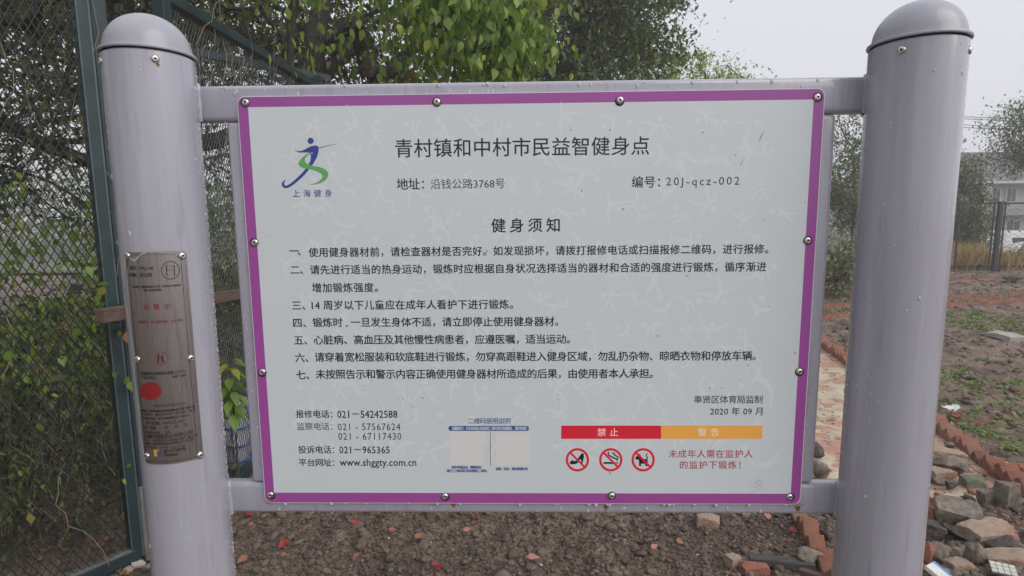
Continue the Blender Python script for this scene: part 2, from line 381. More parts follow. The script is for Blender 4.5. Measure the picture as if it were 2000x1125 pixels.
ii = (np.arange(ny-1)[:, None]*nx+np.arange(nx-1)[None]).ravel()
build('ground', np.stack([XX, YY, ZZ], -1).reshape(-1, 3), np.stack([ii, ii+1, ii+1+nx, ii+nx], 1), M['soil'], smooth=True, kind='structure',
      label='bare brown soil with clods reaching back past the sign')

# grass verge behind the far fence (lower road and yard)
vx = np.linspace(-60, 70, 60); vy = np.linspace(13.3, 60, 60); VX, VY = np.meshgrid(vx, vy)
VZ = hills(VX, VY)+.012+.05*(fbm(VX, VY, 3.0, 5, 3)+.9)
ii = (np.arange(59)[:, None]*60+np.arange(59)[None]).ravel()
build('grass_verge', np.stack([VX, VY, VZ], -1).reshape(-1, 3), np.stack([ii, ii+1, ii+61, ii+60], 1), M['grassfar'], smooth=True, kind='structure',
      label='rough verge and yard beyond the black fence')

# ------------------------------------------------------------------ templates
def ico(sub, seed=0, amp=0.0, flat=1.0):
    bm = bmesh.new(); bmesh.ops.create_icosphere(bm, subdivisions=sub, radius=1.0); rr = random.Random(seed)
    V = np.array([v.co[:] for v in bm.verts]); F = np.array([[v.index for v in f.verts] for f in bm.faces]); bm.free()
    for _ in range(5 if amp else 0):
        d = np.array([rr.gauss(0, 1) for _ in range(3)]); d /= np.linalg.norm(d); lim = rr.uniform(.45, .85)
        h = V@d; V = V-np.clip(h-lim, 0, None)[:, None]*d
    if amp: V = V*(1+amp*np.array([rr.uniform(-1, 1) for _ in range(len(V))]))[:, None]
    V[:, 2] *= flat
    return V, F
LEAF = (np.array([(0, 0, 0), (.30, .38, .07), (0, 1, -.12), (-.30, .38, .07), (0, .45, -.02)]), np.array([(0, 1, 4), (1, 2, 4), (0, 4, 3), (4, 2, 3)]))
LEAFS = LEAF
_lv = [(0, 0, 0), (0, .25, -.01), (0, .5, -.03), (0, .78, -.07), (0, 1, -.14)]+[(sx*x, y, z) for sx in (1, -1) for x, y, z in ((.20, .16, .04), (.29, .42, .05), (.17, .74, .0))]
LEAF = (np.array(_lv), np.array([(0, 5, 1), (1, 5, 6), (1, 6, 2), (2, 6, 7), (2, 7, 3), (3, 7, 4), (0, 1, 8), (1, 9, 8), (1, 2, 9), (2, 10, 9), (2, 3, 10), (3, 4, 10)]))
KITE = (np.array([(0, 0, 0), (.26, .42, .06), (0, 1, -.08), (-.26, .42, .06)]), np.array([(0, 1, 2), (0, 2, 3)]))
BLADE = (np.array([(-.035, 0, 0), (.035, 0, 0), (.025, .55, .06), (-.025, .55, .06), (0, 1, .28)]), np.array([(0, 1, 2), (0, 2, 3), (3, 2, 4)]))
def big_leaf_mesh(name, mt, curl=.18, w=.36, seed=0):
    rr = random.Random(seed); ys = [0, .12, .32, .55, .78, 1.0]; ws = [0.02, .22, .36, .30, .14, 0.005]
    V = []; F = []
    for y, q in zip(ys, ws):
        z = -curl*y*y+rr.uniform(-.01, .01); q = q*w/.36
        V += [(-q, y, z+.10*q/.36), (0, y, z-.02), (q, y, z+.10*q/.36)]
    for i in range(5):
        a = i*3; F += [(a, a+1, a+4, a+3), (a+1, a+2, a+5, a+4)]
    V += [(0, -.22, .03), (.012, -.22, .03), (.012, 0, 0)]
    F += [(18, 19, 20, 1)]
    return raw_mesh(name, np.array(V), F, mt, True)
LEAFM = [big_leaf_mesh('leaf', M['leaf_near'], c, w, i) for i, (c, w) in enumerate([(.15, .33), (.35, .30), (.05, .27), (.5, .36)])]
VINEM = [big_leaf_mesh('leaf', M['leaf_vine'], c, w, i+9) for i, (c, w) in enumerate([(.15, .31), (.35, .27), (.05, .24)])]

def leaf_rot(d, nrm):
    d = Vector(d).normalized(); x = d.cross(Vector(nrm)).normalized(); z = x.cross(d)
    return Matrix((x, d, z)).transposed().to_3x3()
def place_leaf(meshes, parent, p, d, nrm, s, name='leaf'):
    o = bpy.data.objects.new(name, random.choice(meshes)); COL.objects.link(o); o.parent = parent
    m = leaf_rot(d, nrm).to_4x4(); m = Matrix.Translation(Vector(p)-org(parent)) @ m @ Matrix.Scale(s, 4); o.matrix_local = m
    return o

# ------------------------------------------------------------------ trees
def make_tree(name, base, trunk_pts, centres, label, leafm, cat='tree', group=None, nleaf=30, lsize=.06, crad=.22, r_tip=.004, rmin=None, tmpl=KITE, droop=.4,
              seed=1, barkm='bark', near_fn=None, sides=5, pipe=.5, rmax=.2):
    rng = np.random.default_rng(seed); rr = random.Random(seed)
    root = empty(name, base, label, cat, group)
    P = [np.array(p, float) for p in trunk_pts]; par = [-1]+list(range(len(P)-1))
    cs = sorted([np.array(c, float) for c in centres], key=lambda c: min(np.linalg.norm(c-p) for p in P))
    tips = []
    for c in cs:
        A = np.array(P); d = np.linalg.norm(A-c, axis=1)+.35*np.clip(A[:, 2]-c[2]+.1, 0, None); d[0] += 99; i = int(np.argmin(d))
        L = np.linalg.norm(c-A[i]); n = max(2, int(L/.35)+1); prev = i; side = rng.normal(size=3)*.10*L
        for k in range(1, n+1):
            t = k/n; q = A[i]*(1-t)+c*t+side*math.sin(math.pi*t)+rng.normal(size=3)*.02*L*(t < 1)
            q[2] += .06*L*math.sin(math.pi*t); P.append(q); par.append(prev); prev = len(P)-1
        tips.append(prev)
    w = np.zeros(len(P))
    for t in tips: w[t] += 1
    for i in range(len(P)-1, 0, -1): w[par[i]] += w[i]
    rad = np.clip(r_tip*np.maximum(w, 1)**pipe, r_tip, rmax)
    A = []; B = []; ra = []; rb = []
    for i in range(1, len(P)):
        A.append(P[par[i]]); B.append(P[i]); ra.append(min(rad[par[i]], rad[i]*1.35)); rb.append(rad[i])
    V, F = segs(A, B, ra, rb, max(sides, 5))
    build('trunk', V, F, M[barkm], root, True)
    C = np.array([P[t] for t in tips]); N = len(C)*nleaf
    idx = np.repeat(np.arange(len(C)), nleaf); sz = rng.uniform(.6, 1.4, len(C))
    pos = C[idx]+rng.normal(size=(N, 3))*(crad*sz[idx])[:, None]*np.array([1, 1, .75])
    d = rdir(N, rng)*.8+np.array([0, 0, -droop]); nr = rdir(N, rng)*.6+np.array([0, 0, 1.0])
    s = lsize*rng.uniform(.6, 1.25, N)
    if near_fn is not None:
        keep = near_fn(root, pos, d, nr, s, rng); pos, d, nr, s = pos[keep], d[keep], nr[keep], s[keep]
    V, F = scatter(*tmpl, pos, d, nr, s)
    build('crown', V, F, leafm, root, False, kind='stuff')
    # fine twigs of the crown
    k = min(N, len(C)*5); pick = rng.integers(0, len(pos), k); ci = C[rng.integers(0, len(C), k)]
    near = C[np.argmin(((pos[pick][:, None]-C[None])**2).sum(-1), 1)] if k*len(C) < 4e6 else ci
    V, F = segs(near, pos[pick], r_tip*.55, r_tip*.25, 3)
    build('twig', V, F, M[barkm], root, kind='stuff')
    return root
def blob(c, r, n, seed, shell=.45, flatb=None):
    rng = np.random.default_rng(seed); out = []
    while len(out) < n:
        v = rng.uniform(-1, 1, 3); q = np.linalg.norm(v)
        if q > 1 or q < shell*rng.uniform(.2, 1): continue
        p = np.array(c)+v*np.array(r)
        if flatb is not None and p[2] < flatb: continue
        out.append(p)
    return out
def in_view(p, x0=-30, x1=2030, y0=-30, y1=1155):
    d = np.asarray(p)-CAM_POS; z = d@CF; px = 1000+FPX*(d@CR)/z; py = 562.5-FPX*(d@CU)/z
    return (z > .1) & (px > x0) & (px < x1) & (py > y0) & (py < y1), px, py

# big shade tree behind the green fence
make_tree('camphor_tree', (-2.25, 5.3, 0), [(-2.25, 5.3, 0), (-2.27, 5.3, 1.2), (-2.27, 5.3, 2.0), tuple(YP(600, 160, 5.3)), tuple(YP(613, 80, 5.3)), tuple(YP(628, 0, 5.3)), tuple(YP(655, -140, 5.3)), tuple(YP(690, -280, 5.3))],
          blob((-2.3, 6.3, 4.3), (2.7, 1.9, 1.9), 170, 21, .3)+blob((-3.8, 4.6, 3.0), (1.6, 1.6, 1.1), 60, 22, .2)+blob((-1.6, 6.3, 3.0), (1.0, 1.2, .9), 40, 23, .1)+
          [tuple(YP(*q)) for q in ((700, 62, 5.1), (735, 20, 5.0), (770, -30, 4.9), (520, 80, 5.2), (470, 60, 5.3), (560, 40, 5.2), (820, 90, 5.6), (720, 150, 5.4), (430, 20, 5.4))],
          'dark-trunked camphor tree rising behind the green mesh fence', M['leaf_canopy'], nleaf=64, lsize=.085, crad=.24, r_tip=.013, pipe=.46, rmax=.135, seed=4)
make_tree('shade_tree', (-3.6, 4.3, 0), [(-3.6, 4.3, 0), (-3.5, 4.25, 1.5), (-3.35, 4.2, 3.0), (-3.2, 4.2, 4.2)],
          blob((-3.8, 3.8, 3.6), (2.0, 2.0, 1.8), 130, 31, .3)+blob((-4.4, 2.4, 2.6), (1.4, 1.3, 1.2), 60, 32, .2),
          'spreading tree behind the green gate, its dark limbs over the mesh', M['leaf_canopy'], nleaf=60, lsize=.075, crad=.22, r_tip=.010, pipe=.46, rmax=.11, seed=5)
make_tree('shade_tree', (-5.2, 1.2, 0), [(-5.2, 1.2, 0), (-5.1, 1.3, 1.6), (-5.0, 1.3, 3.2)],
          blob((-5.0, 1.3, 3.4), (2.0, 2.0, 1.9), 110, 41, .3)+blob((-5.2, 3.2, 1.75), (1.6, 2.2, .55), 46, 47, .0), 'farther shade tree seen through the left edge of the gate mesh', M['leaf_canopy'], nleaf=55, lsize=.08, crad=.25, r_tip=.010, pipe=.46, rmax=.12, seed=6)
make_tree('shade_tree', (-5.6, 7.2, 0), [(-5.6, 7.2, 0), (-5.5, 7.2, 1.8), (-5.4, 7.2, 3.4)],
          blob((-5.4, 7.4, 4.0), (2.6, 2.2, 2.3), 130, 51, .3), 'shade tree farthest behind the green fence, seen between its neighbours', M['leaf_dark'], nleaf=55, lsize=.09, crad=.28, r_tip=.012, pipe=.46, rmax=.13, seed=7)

for k, (tx, ty, lab) in enumerate(((-4.3, -1.6, 'dense unseen tree added beyond the gate to block the sky at left'), (-3.6, -4.6, 'dense unseen tree added left behind the viewpoint to block the sky'))):  # both out of view, added to block sky and darken the posts' left sides
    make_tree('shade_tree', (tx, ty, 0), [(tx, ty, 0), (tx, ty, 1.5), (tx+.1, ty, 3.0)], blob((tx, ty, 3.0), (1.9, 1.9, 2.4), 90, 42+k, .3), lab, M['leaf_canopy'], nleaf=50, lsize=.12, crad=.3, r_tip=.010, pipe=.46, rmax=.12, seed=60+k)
# bright broad leaves hanging over the middle of the board
def near_leaves(root, pos, d, nr, s, rng):
    ok, px, py = in_view(pos, 560, 1090, -10, 170)
    dist = np.linalg.norm(pos-CAM_POS, axis=1); cand = np.where(ok)[0]; cand = cand[np.argsort(dist[cand])][:300]
    for i in cand:
        place_leaf(LEAFM, root, pos[i], d[i], nr[i], float(s[i]))
    keep = np.ones(len(pos), bool); keep[cand] = False
    return keep
bc = blob((-.40, 3.0, 2.75), (.46, .5, .42), 44, 61, .0)+blob((-.15, 3.1, 2.62), (.28, .35, .38), 22, 63, .0)+[(-1.42, 2.9, 2.86), (-1.22, 2.8, 2.52)]
make_tree('tallow_tree', (-2.15, 4.2, 0), [(-2.15, 4.2, 0), (-2.12, 4.2, 1.4), (-2.0, 4.15, 2.4), (-1.85, 4.0, 3.2), (-1.3, 3.7, 3.5), (-.9, 3.4, 3.4)],
          bc, 'tree with bright pointed green leaves hanging above the board top', M['leaf_bright'], nleaf=44, lsize=.066, crad=.125, r_tip=.0035, tmpl=(LEAF[0]*np.array([.95, 1, 1]), LEAF[1]), droop=1.5, seed=8, near_fn=near_leaves, pipe=.5, rmax=.06)

# dark camphor to the right of the bright leaves
make_tree('camphor_tree', (.7, 9.6, 0), [(.7, 9.6, 0), (.7, 9.6, 1.6), (.75, 9.6, 3.0), (.9, 9.6, 4.4), (1.0, 9.5, 5.6)],
          blob((.35, 9.4, 5.1), (2.0, 1.7, 1.75), 210, 71, .2)+blob((1.55, 9.2, 5.35), (1.35, 1.1, .95), 65, 72, .0)+blob((1.9, 9.4, 4.25), (.75, .8, .45), 30, 74, .0)+blob((.4, 9.3, 3.6), (1.7, 1.0, .7), 60, 73, .0),
          'dark green camphor tree above the middle of the board against the sky', M['leaf_dark'], nleaf=105, lsize=.105, crad=.23, r_tip=.008, pipe=.46, rmax=.14, seed=9)
make_tree('young_tree', (5.0, 17.2, -.6), [(5.0, 17.2, -.6), (5.0, 17.2, 1.5), (5.1, 17.2, 3.5)],
          blob((5.0, 17.2, 4.8), (1.5, 1.2, 1.35), 70, 81, .2)+blob((6.3, 17.2, 4.45), (1.25, 1.0, .95), 42, 82, .2)+blob((7.5, 17.2, 4.1), (.7, .7, .65), 12, 83, .0),
          'yellow-green tree low on the skyline, right of the dark camphor', M['leaf_young'], nleaf=60, lsize=.13, crad=.22, r_tip=.012, seed=10)
make_tree('garden_tree', (8.6, 14.6, -.05), [(8.6, 14.6, -.05), (8.6, 14.6, 1.5), (8.5, 14.6, 2.8)],
          blob((8.8, 14.6, 3.6), (1.1, .9, 1.0), 70, 91, .1), 'thin airy tree seen high between board and right post', M['leaf_mid'], nleaf=44, lsize=.095, crad=.22, r_tip=.004, seed=11)
make_tree('garden_tree', (7.9, 13.2, 0), [(7.9, 13.2, 0), (7.95, 13.2, .9), (7.9, 13.2, 1.8)],
          blob((7.9, 13.2, 1.95), (.95, .8, .95), 60, 92, .1), 'dense round garden tree seen low between board and right post', M['leaf_mid'], nleaf=130, lsize=.085, crad=.2, r_tip=.006, seed=12)
make_tree('garden_tree', (6.4, 14.0, -.02), [(6.4, 14.0, -.02), (6.4, 14.0, 1.0), (6.4, 14.0, 2.0)],
          blob((6.4, 14.0, 2.1), (1.1, .9, 1.2), 60, 93, .1), 'garden tree hidden mostly behind the right edge of the board', M['leaf_mid'], nleaf=60, lsize=.09, crad=.22, r_tip=.010, seed=13)
make_tree('evergreen_tree', (11.45, 15.0, -.1), [(11.45, 15.0, -.1), (11.45, 15.0, 1.0), (11.45, 15.0, 2.2)],
          blob((11.5, 15.0, 1.2), (.8, .6, 1.65), 160, 94, .2), 'dense dark evergreen behind the black fence beside the right post', M['leaf_dark'], nleaf=85, lsize=.085, crad=.2, r_tip=.010, seed=14)
make_tree('bare_branched_tree', (13.9, 14.2, -.1), [(13.9, 14.2, -.1), (13.7, 14.2, 1.0), (13.2, 14.2, 1.9), (12.9, 14.2, 2.5)],
          blob((12.75, 14.2, 3.35), (1.2, .8, .85), 100, 95, .1)+blob((13.9, 14.2, 3.9), (1.0, .9, .9), 36, 96, .1)+blob((12.3, 14.2, 2.6), (.7, .5, .35), 14, 97, .1), 'thinly leaved tree in front of the grey roofed house', M['leaf_mid'], nleaf=62, lsize=.078, crad=.2, r_tip=.006, seed=15)
def bush(name, base, r, n, label, leafm, nleaf=40, ls=.06, seed=1, cat='bush', near=None):
    c = (base[0], base[1], base[2]+r[2]*.95)
    return make_tree(name, base, [tuple(base), (base[0], base[1], base[2]+.15), (base[0], base[1], base[2]+.3)], blob(c, r, n, seed, .2, base[2]+.05), label, leafm, cat=cat, nleaf=nleaf, lsize=ls, crad=.10, r_tip=.004, seed=seed, droop=.0, near_fn=near)
bush('pale_leaved_bush', (12.2, 13.6, 0), (.7, .4, .35), 26, 'low pale shrub behind the black fence near the white van', M['leaf_mid'], 30, .07, 103)
b0 = G(1632, 580)
bush('pale_leaved_bush', (b0[0]+.1, b0[1]+.2, 0), (.62, .6, .52), 60, 'round bush with pale-edged leaves seen between board and right post', M['leaf_pale'], 45, .085, 101)

# far tree belt and undergrowth
def belt(name, pts, label, leafm, n, r, ls, seed):
    rng = np.random.default_rng(seed); P = np.array(pts); i = rng.integers(0, len(P)-1, n); t = rng.uniform(0, 1, n)[:, None]
    c = P[i]*(1-t)+P[i+1]*t; k = np.hypot(c[:, 0], c[:, 1])
    hgt = (1+.5*np.sin(c[:, 0]*.9)+.35*np.sin(c[:, 0]*2.3+1))*r[2]*.5
    pos = c+rng.normal(size=(n, 3))*np.array([r[0], r[1], 0])*.5; pos[:, 2] += np.abs(rng.uniform(0, 1, n))**.7*hgt*1.4+.1
    V, F = scatter(*KITE, pos, rdir(n, rng)+np.array([0, 0, -.2]), rdir(n, rng)*.7+np.array([0, -.3, 1]), ls*rng.uniform(.6, 1.3, n))
    return build(name, V, F, leafm, kind='stuff', label=label)
belt('distant_woods', [(-60, 30, -1.4), (-20, 44, -1.4), (20, 50, -1.4), (60, 48, -1.4)], 'hazy belt of distant trees along the horizon', M['leaf_mid'], 26000, (5, 5, 7), .55, 5)
belt('undergrowth', [(-2.3, 7.5, 0), (-2.4, 5.5, 0), (-2.7, 3.4, 0), (-2.75, 2.2, 0), (-3.2, .8, 0), (-4, -.5, 0)], 'dark tangled undergrowth behind the green gate', M['leaf_canopy'], 12500, (.9, .8, 1.35), .075, 6)
belt('shrubbery', [(-9, 12, 0), (-4, 13, 0), (0, 13, 0), (5, 15, -.2)], 'mass of shrubs behind the board', M['leaf_mid'], 12000, (1.5, 1.2, 3.0), .16, 8)

# ------------------------------------------------------------------ far house, vehicles, wires
HY = 30.0
def hz(px, py, y=HY): return YP(px, py, y)
h0 = hz(1868, 292); hr = h0[2]; he = hz(1990, 352)[2]; hx0 = hz(1878, 350)[0]; hx1 = hx0+16
house = empty('tiled_house', (hx0+6, HY+3, -1.42), 'two storey pale house with grey tiled roof behind the far fence', 'house')
MB().box((hx0+.6, HY+.6, -1.42), (hx1, HY+6.6, he+.25)).out('wall', M['wallw'], house)
rf = MB(); rows = 17
for k in range(rows):                      # overlapping courses of tiles, each one a step proud of the next
    a = k/rows; b = (k+1)/rows
    y0 = HY-.1+3.7*a; y1 = HY-.1+3.7*b+.06; z0 = he+(hr-he)*a; z1 = he+(hr-he)*b
    rf.add([(hx0, y0, z0-.02), (hx1+.5, y0, z0-.02), (hx1+.5, y0, z0+.10), (hx0, y0, z0+.10), (hx0, y1, z1+.02), (hx1+.5, y1, z1+.02)], [(0, 1, 2, 3), (3, 2, 5, 4)])
rf.add([(hx0, HY+3.6, hr+.06), (hx1+.5, HY+3.6, hr+.06), (hx1+.5, HY+7.4, he), (hx0, HY+7.4, he)], [(0, 1, 2, 3)])
rf.add([(hx0+.4, HY+.1, he-.02), (hx0+.4, HY+7.2, he-.02), (hx0+.4, HY+3.6, hr)], [(0, 1, 2)])
roof = rf.out('roof', M['roof'], house)
MB().box((hx0-.05, HY+3.45, hr), (hx1+.5, HY+3.8, hr+.16)).out('ridge', M['roof'], roof)
MB().box((hx0+.1, HY-.2, he-.16), (hx1+.4, HY+.02, he-.03)).out('eave_board', M['trim'], house)
for k, px in enumerate((1921, 2090)):
    q = hz(px, 400); MB().box((q[0]-.24, HY-.12, -1.42), (q[0]+.24, HY+.34, he-.165)).out('pillar', M['wallw'], house)
ba = hz(1884, 408); MB().box((hx0+.6, HY-.05, ba[2]-.35), (hx1-.2, HY+.6, ba[2]+.0)).out('balcony', M['wallgrey'], house)
def window(px0, py0, px1, py1, y=HY+.6):
    a = hz(px0, py0, y); b = hz(px1, py1, y)
    o = MB().box((a[0], y-.05, b[2]), (b[0], y-.003, a[2])).out('window', M['trim'], house)
    n = 2
    for i in range(n):
        xa = a[0]+.07+(b[0]-a[0]-.14)*i/n+.02; xb = a[0]+.07+(b[0]-a[0]-.14)*(i+1)/n-.02
        MB().box((xa, y-.06, b[2]+.07), (xb, y-.053, a[2]-.07)).out('pane', M['glassdark'], o)
window(1936, 366, 1953, 398); window(1964, 366, 1984, 396); window(1963, 430, 1992, 454); window(1889, 430, 1906, 470); window(2010, 366, 2040, 396)

def vehicle(name, x, y, L, W, H, z, label, cat, paint):
    r = empty(name, (x, y, z), label, cat)
    prof = [(0, .35), (0, .95), (.10, 1.25), (.30, H-.06), (.55, H), (L-1.3, H), (L-.75, H-.25), (L-.25, 1.05), (L, .85), (L, .35)]
    bm = bmesh.new(); a = [bm.verts.new((px, -W/2+(.10 if pz > 1.2 else 0), pz)) for px, pz in prof]; b = [bm.verts.new((px, W/2-(.10 if pz > 1.2 else 0), pz)) for px, pz in prof]
    bm.faces.new(a[::-1]); bm.faces.new(b)
    for i in range(len(prof)): j = (i+1) % len(prof); bm.faces.new((a[i], a[j], b[j], b[i]))
    me = bpy.data.meshes.new('body'); bmesh.ops.recalc_face_normals(bm, faces=bm.faces[:]); bm.to_mesh(me); bm.free(); me.materials.append(paint)
    o = bpy.data.objects.new('body', me); COL.objects.link(o); o.parent = r; bevel_obj(o, .05, 3, 20)
    for x0, x1 in ((.50, 1.35), (1.50, 2.35), (2.5, 3.2)):
        w = MB().box((x+x0, y-W/2+.055, z+1.18), (x+x1, y-W/2+.085, z+1.58)).out('side_window', M['glassdark'], r); bevel_obj(w, .012, 2)
    for zz in (.0,):
        t = MB().box((x-.03, y-W/2-.02, z+.72), (x+.09, y-W/2+.14, z+1.12)).out('tail_light', M['taillight'], r)
    MB().box((x-.05, y-W/2+.05, z+.38), (x+.10, y+W/2-.05, z+.58)).out('bumper', paint, r)
    for wx in (.85, L-.85):
        t = MB().lathe([(.0, .1), (.30, .1), (.31, .0), (.31, -.1), (.0, -.1)], (x+wx, y-W/2+.08, z+.31), 24, 'y').out('tyre', M['tyre'], r)
        MB().lathe([(.0, .02), (.17, .02), (.19, -.02)], (x+wx, y-W/2-.03, z+.31), 16, 'y').out('rim', M['trim'], t)
    return r
q = YP(1958, 452, 24.0)
vehicle('white_van', q[0], 24.8, 4.3, 1.6, 1.85, q[2]-1.85, 'white minivan with red tail light parked in front of the house', 'van', M['vanwhite'])
q = YP(1934, 458, 26.5)
vehicle('dark_van', q[0]-3.2, 27.6, 4.0, 1.6, 1.8, q[2]-1.8, 'dark van mostly hidden behind fence post and evergreen, left of the white van', 'van', M['vandark'])
pole = empty('utility_pole', (7.0, 26, -1.42), 'concrete utility pole hidden behind the right post, carrying the wires', 'pole')
MB().tube([(7.0, 26, -1.42), (7.0, 26, 6.4)], [.15, .10], 12).out('mast', M['concrete'], pole)
MB().box((6.4, 25.93, 5.75), (7.6, 26.05, 5.87)).out('cross_arm', M['concrete'], pole)
for i, (pa, pb) in enumerate(((224, 226), (228, 231), (240, 243), (245, 249))):
    a = YP(1886, pa, 26.2); b = YP(2010, pb, 25.0); d = b-a; p0 = a-d*(1.0); p1 = b+d*1.6
    pts = [p0*(1-t)+p1*t+np.array([0, 0, -.12*math.sin(math.pi*t)]) for t in np.linspace(0, 1, 13)]
    MB().tube(pts, .014, 5).out('power_line', M['cable'], label=('topmost', 'second', 'third', 'lowest')[i]+' of the four thin wires in the sky right of the post', cat='power line', group='wires right of the post')

# ------------------------------------------------------------------ wire mesh panels
def chain_link(o, d, L, H, z0, w, h, r, jitter=0.0, seed=3, twist=None):
    """Diamond mesh of zigzag strands; o and d horizontal. With twist the strands are flat ribbons, each slope turned its own way."""
    d = np.array(d, float); d /= np.linalg.norm(d); n = np.array([-d[1], d[0], 0]); o = np.array(o, float); up = np.array([0, 0, 1.0])
    nw = int(L/w); ns = int(H/(h/2)); I, K = np.meshgrid(np.arange(nw+1), np.arange(ns), indexing='ij'); I = I.ravel(); K = K.ravel()
    sg = np.where((K+I) % 2 == 1, 1.0, -1.0); x0 = I*w+sg*w/2*1.06; x1 = I*w-sg*w/2*1.06; off = sg*r*(.6 if twist else 1.0)+jitter*np.sin(I*.6*w/.056+K*.11)
    A = o+d*x0[:, None]+n*off[:, None]+up*(z0+K*h/2)[:, None]; B = o+d*x1[:, None]+n*off[:, None]+up*(z0+(K+1)*h/2)[:, None]
    if not twist: return segs(A, B, r, r, 4)
    t = B-A; t /= np.linalg.norm(t, axis=1, keepdims=True); side = np.cross(t, n); wd = side*math.cos(twist)+n*(-sg[:, None])*math.sin(twist); th = np.cross(t, wd)
    N = len(A); V = np.zeros((N, 8, 3)); k = 0
    for P in (A, B):
        for u, v in ((-1, -1), (1, -1), (1, 1), (-1, 1)): V[:, k] = P+wd*u*r+th*v*r*.32; k += 1
    F = np.array([(0, 1, 5, 4), (1, 2, 6, 5), (2, 3, 7, 6), (3, 0, 4, 7)])[None]+(np.arange(N)*8)[:, None, None]
    return V.reshape(-1, 3), F.reshape(-1, 4)

# far black fence
FY = 12.85
fa = G(1620, 545)*0; fz = YP(1952, 397, FY)[2]
bf = empty('black_fence', (9.0, FY, 0), 'black chain link fence with posts across the far side of the bed', 'fence')
V, F = chain_link((3.0, FY, 0), (1, .02, 0), 14.0, fz-.12, .08, .12, .12, .0022)
build('wire_mesh', V, F, M['blackmetal'], bf, kind='stuff')
for px, wd in ((1869, .035), (1936, .03), (1947, .085), (1957, .03), (1790, .05), (1700, .05), (2070, .05)):
    q = G(px-(4 if px > 1900 else 3), 522, .05); x = YP(px, 450, FY-.03)[0]
    o = MB().box((x-wd/2, FY-.06-wd/2, -.05), (x+wd/2, FY-.06+wd/2, fz+.04)).out('post', M['blackmetal'], bf); bevel_obj(o, .006)
MB().bar((3.0, FY-.0, fz), (17, FY+.28, fz), .04, .04).out('rail', M['blackmetal'], bf)
MB().bar((3.0, FY-.0, .10), (17, FY+.28, .10), .04, .04).out('rail', M['blackmetal'], bf)

# ------------------------------------------------------------------ green fence and gate at the left
gd = np.array([-.56, -.83, 0]); gd /= np.linalg.norm(gd); gn = np.array([-gd[1], gd[0], 0])     # gn points away behind
GP0 = np.array([-1.675, 1.50, 0]); GP = GP0+gd*.045
gate = empty('mesh_gate', tuple(GP), 'open dark green framed gate leaf of wire mesh, its near end out of frame', 'gate')
GH = 2.47; GL = 1.75
def gp(t, z, o=0.0): return GP+gd*t+gn*o*-1+np.array([0, 0, z])
V, F = chain_link(gp(.02, 0), gd, GL, GH-.10, .07, .0128, .050, .0021, .006, twist=.75)
build('wire_mesh', V, F, M['wire'], gate, kind='stuff')
def angle_bar(a, b, nrm, w=.045, th=.005):
    """L-profile between a and b: one leg flat along the panel, one leg towards the viewer."""
    a = Vector(a); b = Vector(b); d = (b-a).normalized(); n = Vector(nrm).normalized(); s = d.cross(n).normalized()
    m = MB()
    for (c0, c1, e0, e1) in ((0, w, 0, th), (0, th, th+.0005, w)):
        V = []
        for p in (a, b):
            for u, v in ((c0, e0), (c1, e0), (c1, e1), (c0, e1)): V.append(p+s*u+n*v)
        m.add(V, [(0, 1, 2, 3), (7, 6, 5, 4), (0, 4, 5, 1), (1, 5, 6, 2), (2, 6, 7, 3), (3, 7, 4, 0)])
    return m
nv = -gn if gn[1] > 0 else gn
if np.dot(nv, CAM_POS-GP) < 0: nv = -nv
def rbar(a, b, w, d):
    m = MB(); V = []
    for p in (np.array(a), np.array(b)):
        for u, v in ((-1, -1), (1, -1), (1, 1), (-1, 1)): V.append(p+gd*u*w/2+nv*v*d/2)
    return m.add(V, [(3, 2, 1, 0), (4, 5, 6, 7), (0, 1, 5, 4), (1, 2, 6, 5), (2, 3, 7, 6), (3, 0, 4, 7)])
o = rbar(gp(0, .03), gp(0, GH), .046, .046).out('frame_upright', M['fence'], gate); bevel_obj(o, .003)
o = rbar(gp(-.0205, .032)+nv*.0215, gp(-.0205, GH)+nv*.0215, .007, .006).out('frame_lip', M['fencelight'], gate)
o = rbar(gp(.0205, .032)+nv*.0215, gp(.0205, GH)+nv*.0215, .0045, .005).out('frame_lip', M['fencelight'], gate)
o = MB().bar(gp(.0, .045), gp(GL, .045), .05, .05).out('bottom_rail', M['fence'], gate); bevel_obj(o, .003)
o = MB().bar(gp(.0, .0735), gp(GL, .0735), .045, .004).out('rail_dirt', M['concrete'], gate)
o = MB().bar(gp(.0, GH), gp(GL, GH), .05, .05).out('top_rail', M['fence'], gate); bevel_obj(o, .003)
o = MB().bar(gp(GL, .03), gp(GL, GH), .05, .05, (1, 0, 0)).out('frame_upright', M['fence'], gate); bevel_obj(o, .003)
gpost = empty('gate_post', (GP0[0]-.016, GP0[1]+.035, 0), 'square dark green post beside the gate leaf, standing on a concrete foot', 'post')
px_, py_ = GP0[0]-.016, GP0[1]+.035
rotp = Matrix.Rotation(math.atan2(gd[1], gd[0]), 3, 'Z')
o = MB().box((px_-.028, py_-.028, .33), (px_+.028, py_+.028, 2.55), rotp).out('shaft', M['fence'], gpost); bevel_obj(o, .004)
o = MB().box((px_-.030, py_-.030, -.04), (px_+.030, py_+.030, .329), rotp).out('foot', M['concrete'], gpost); bevel_obj(o, .005)
fen = empty('mesh_fence', (-1.6, 1.82, 0), 'dark green mesh fence with sloping looking top rail running back behind the sign', 'fence')
V, F = chain_link((-1.6, 1.86, 0), (0, 1, 0), 7.6, 2.38, .05, .0135, .048, .0020, .006, twist=.75)
build('wire_mesh', V, F, M['wire'], fen, kind='stuff')
for y in (1.82, 3.78, 5.7, 7.6, 9.5):
    o = MB().box((-1.628, y-.028, -.04), (-1.572, y+.028, 2.55)).out('post', M['fence'], fen); bevel_obj(o, .004)
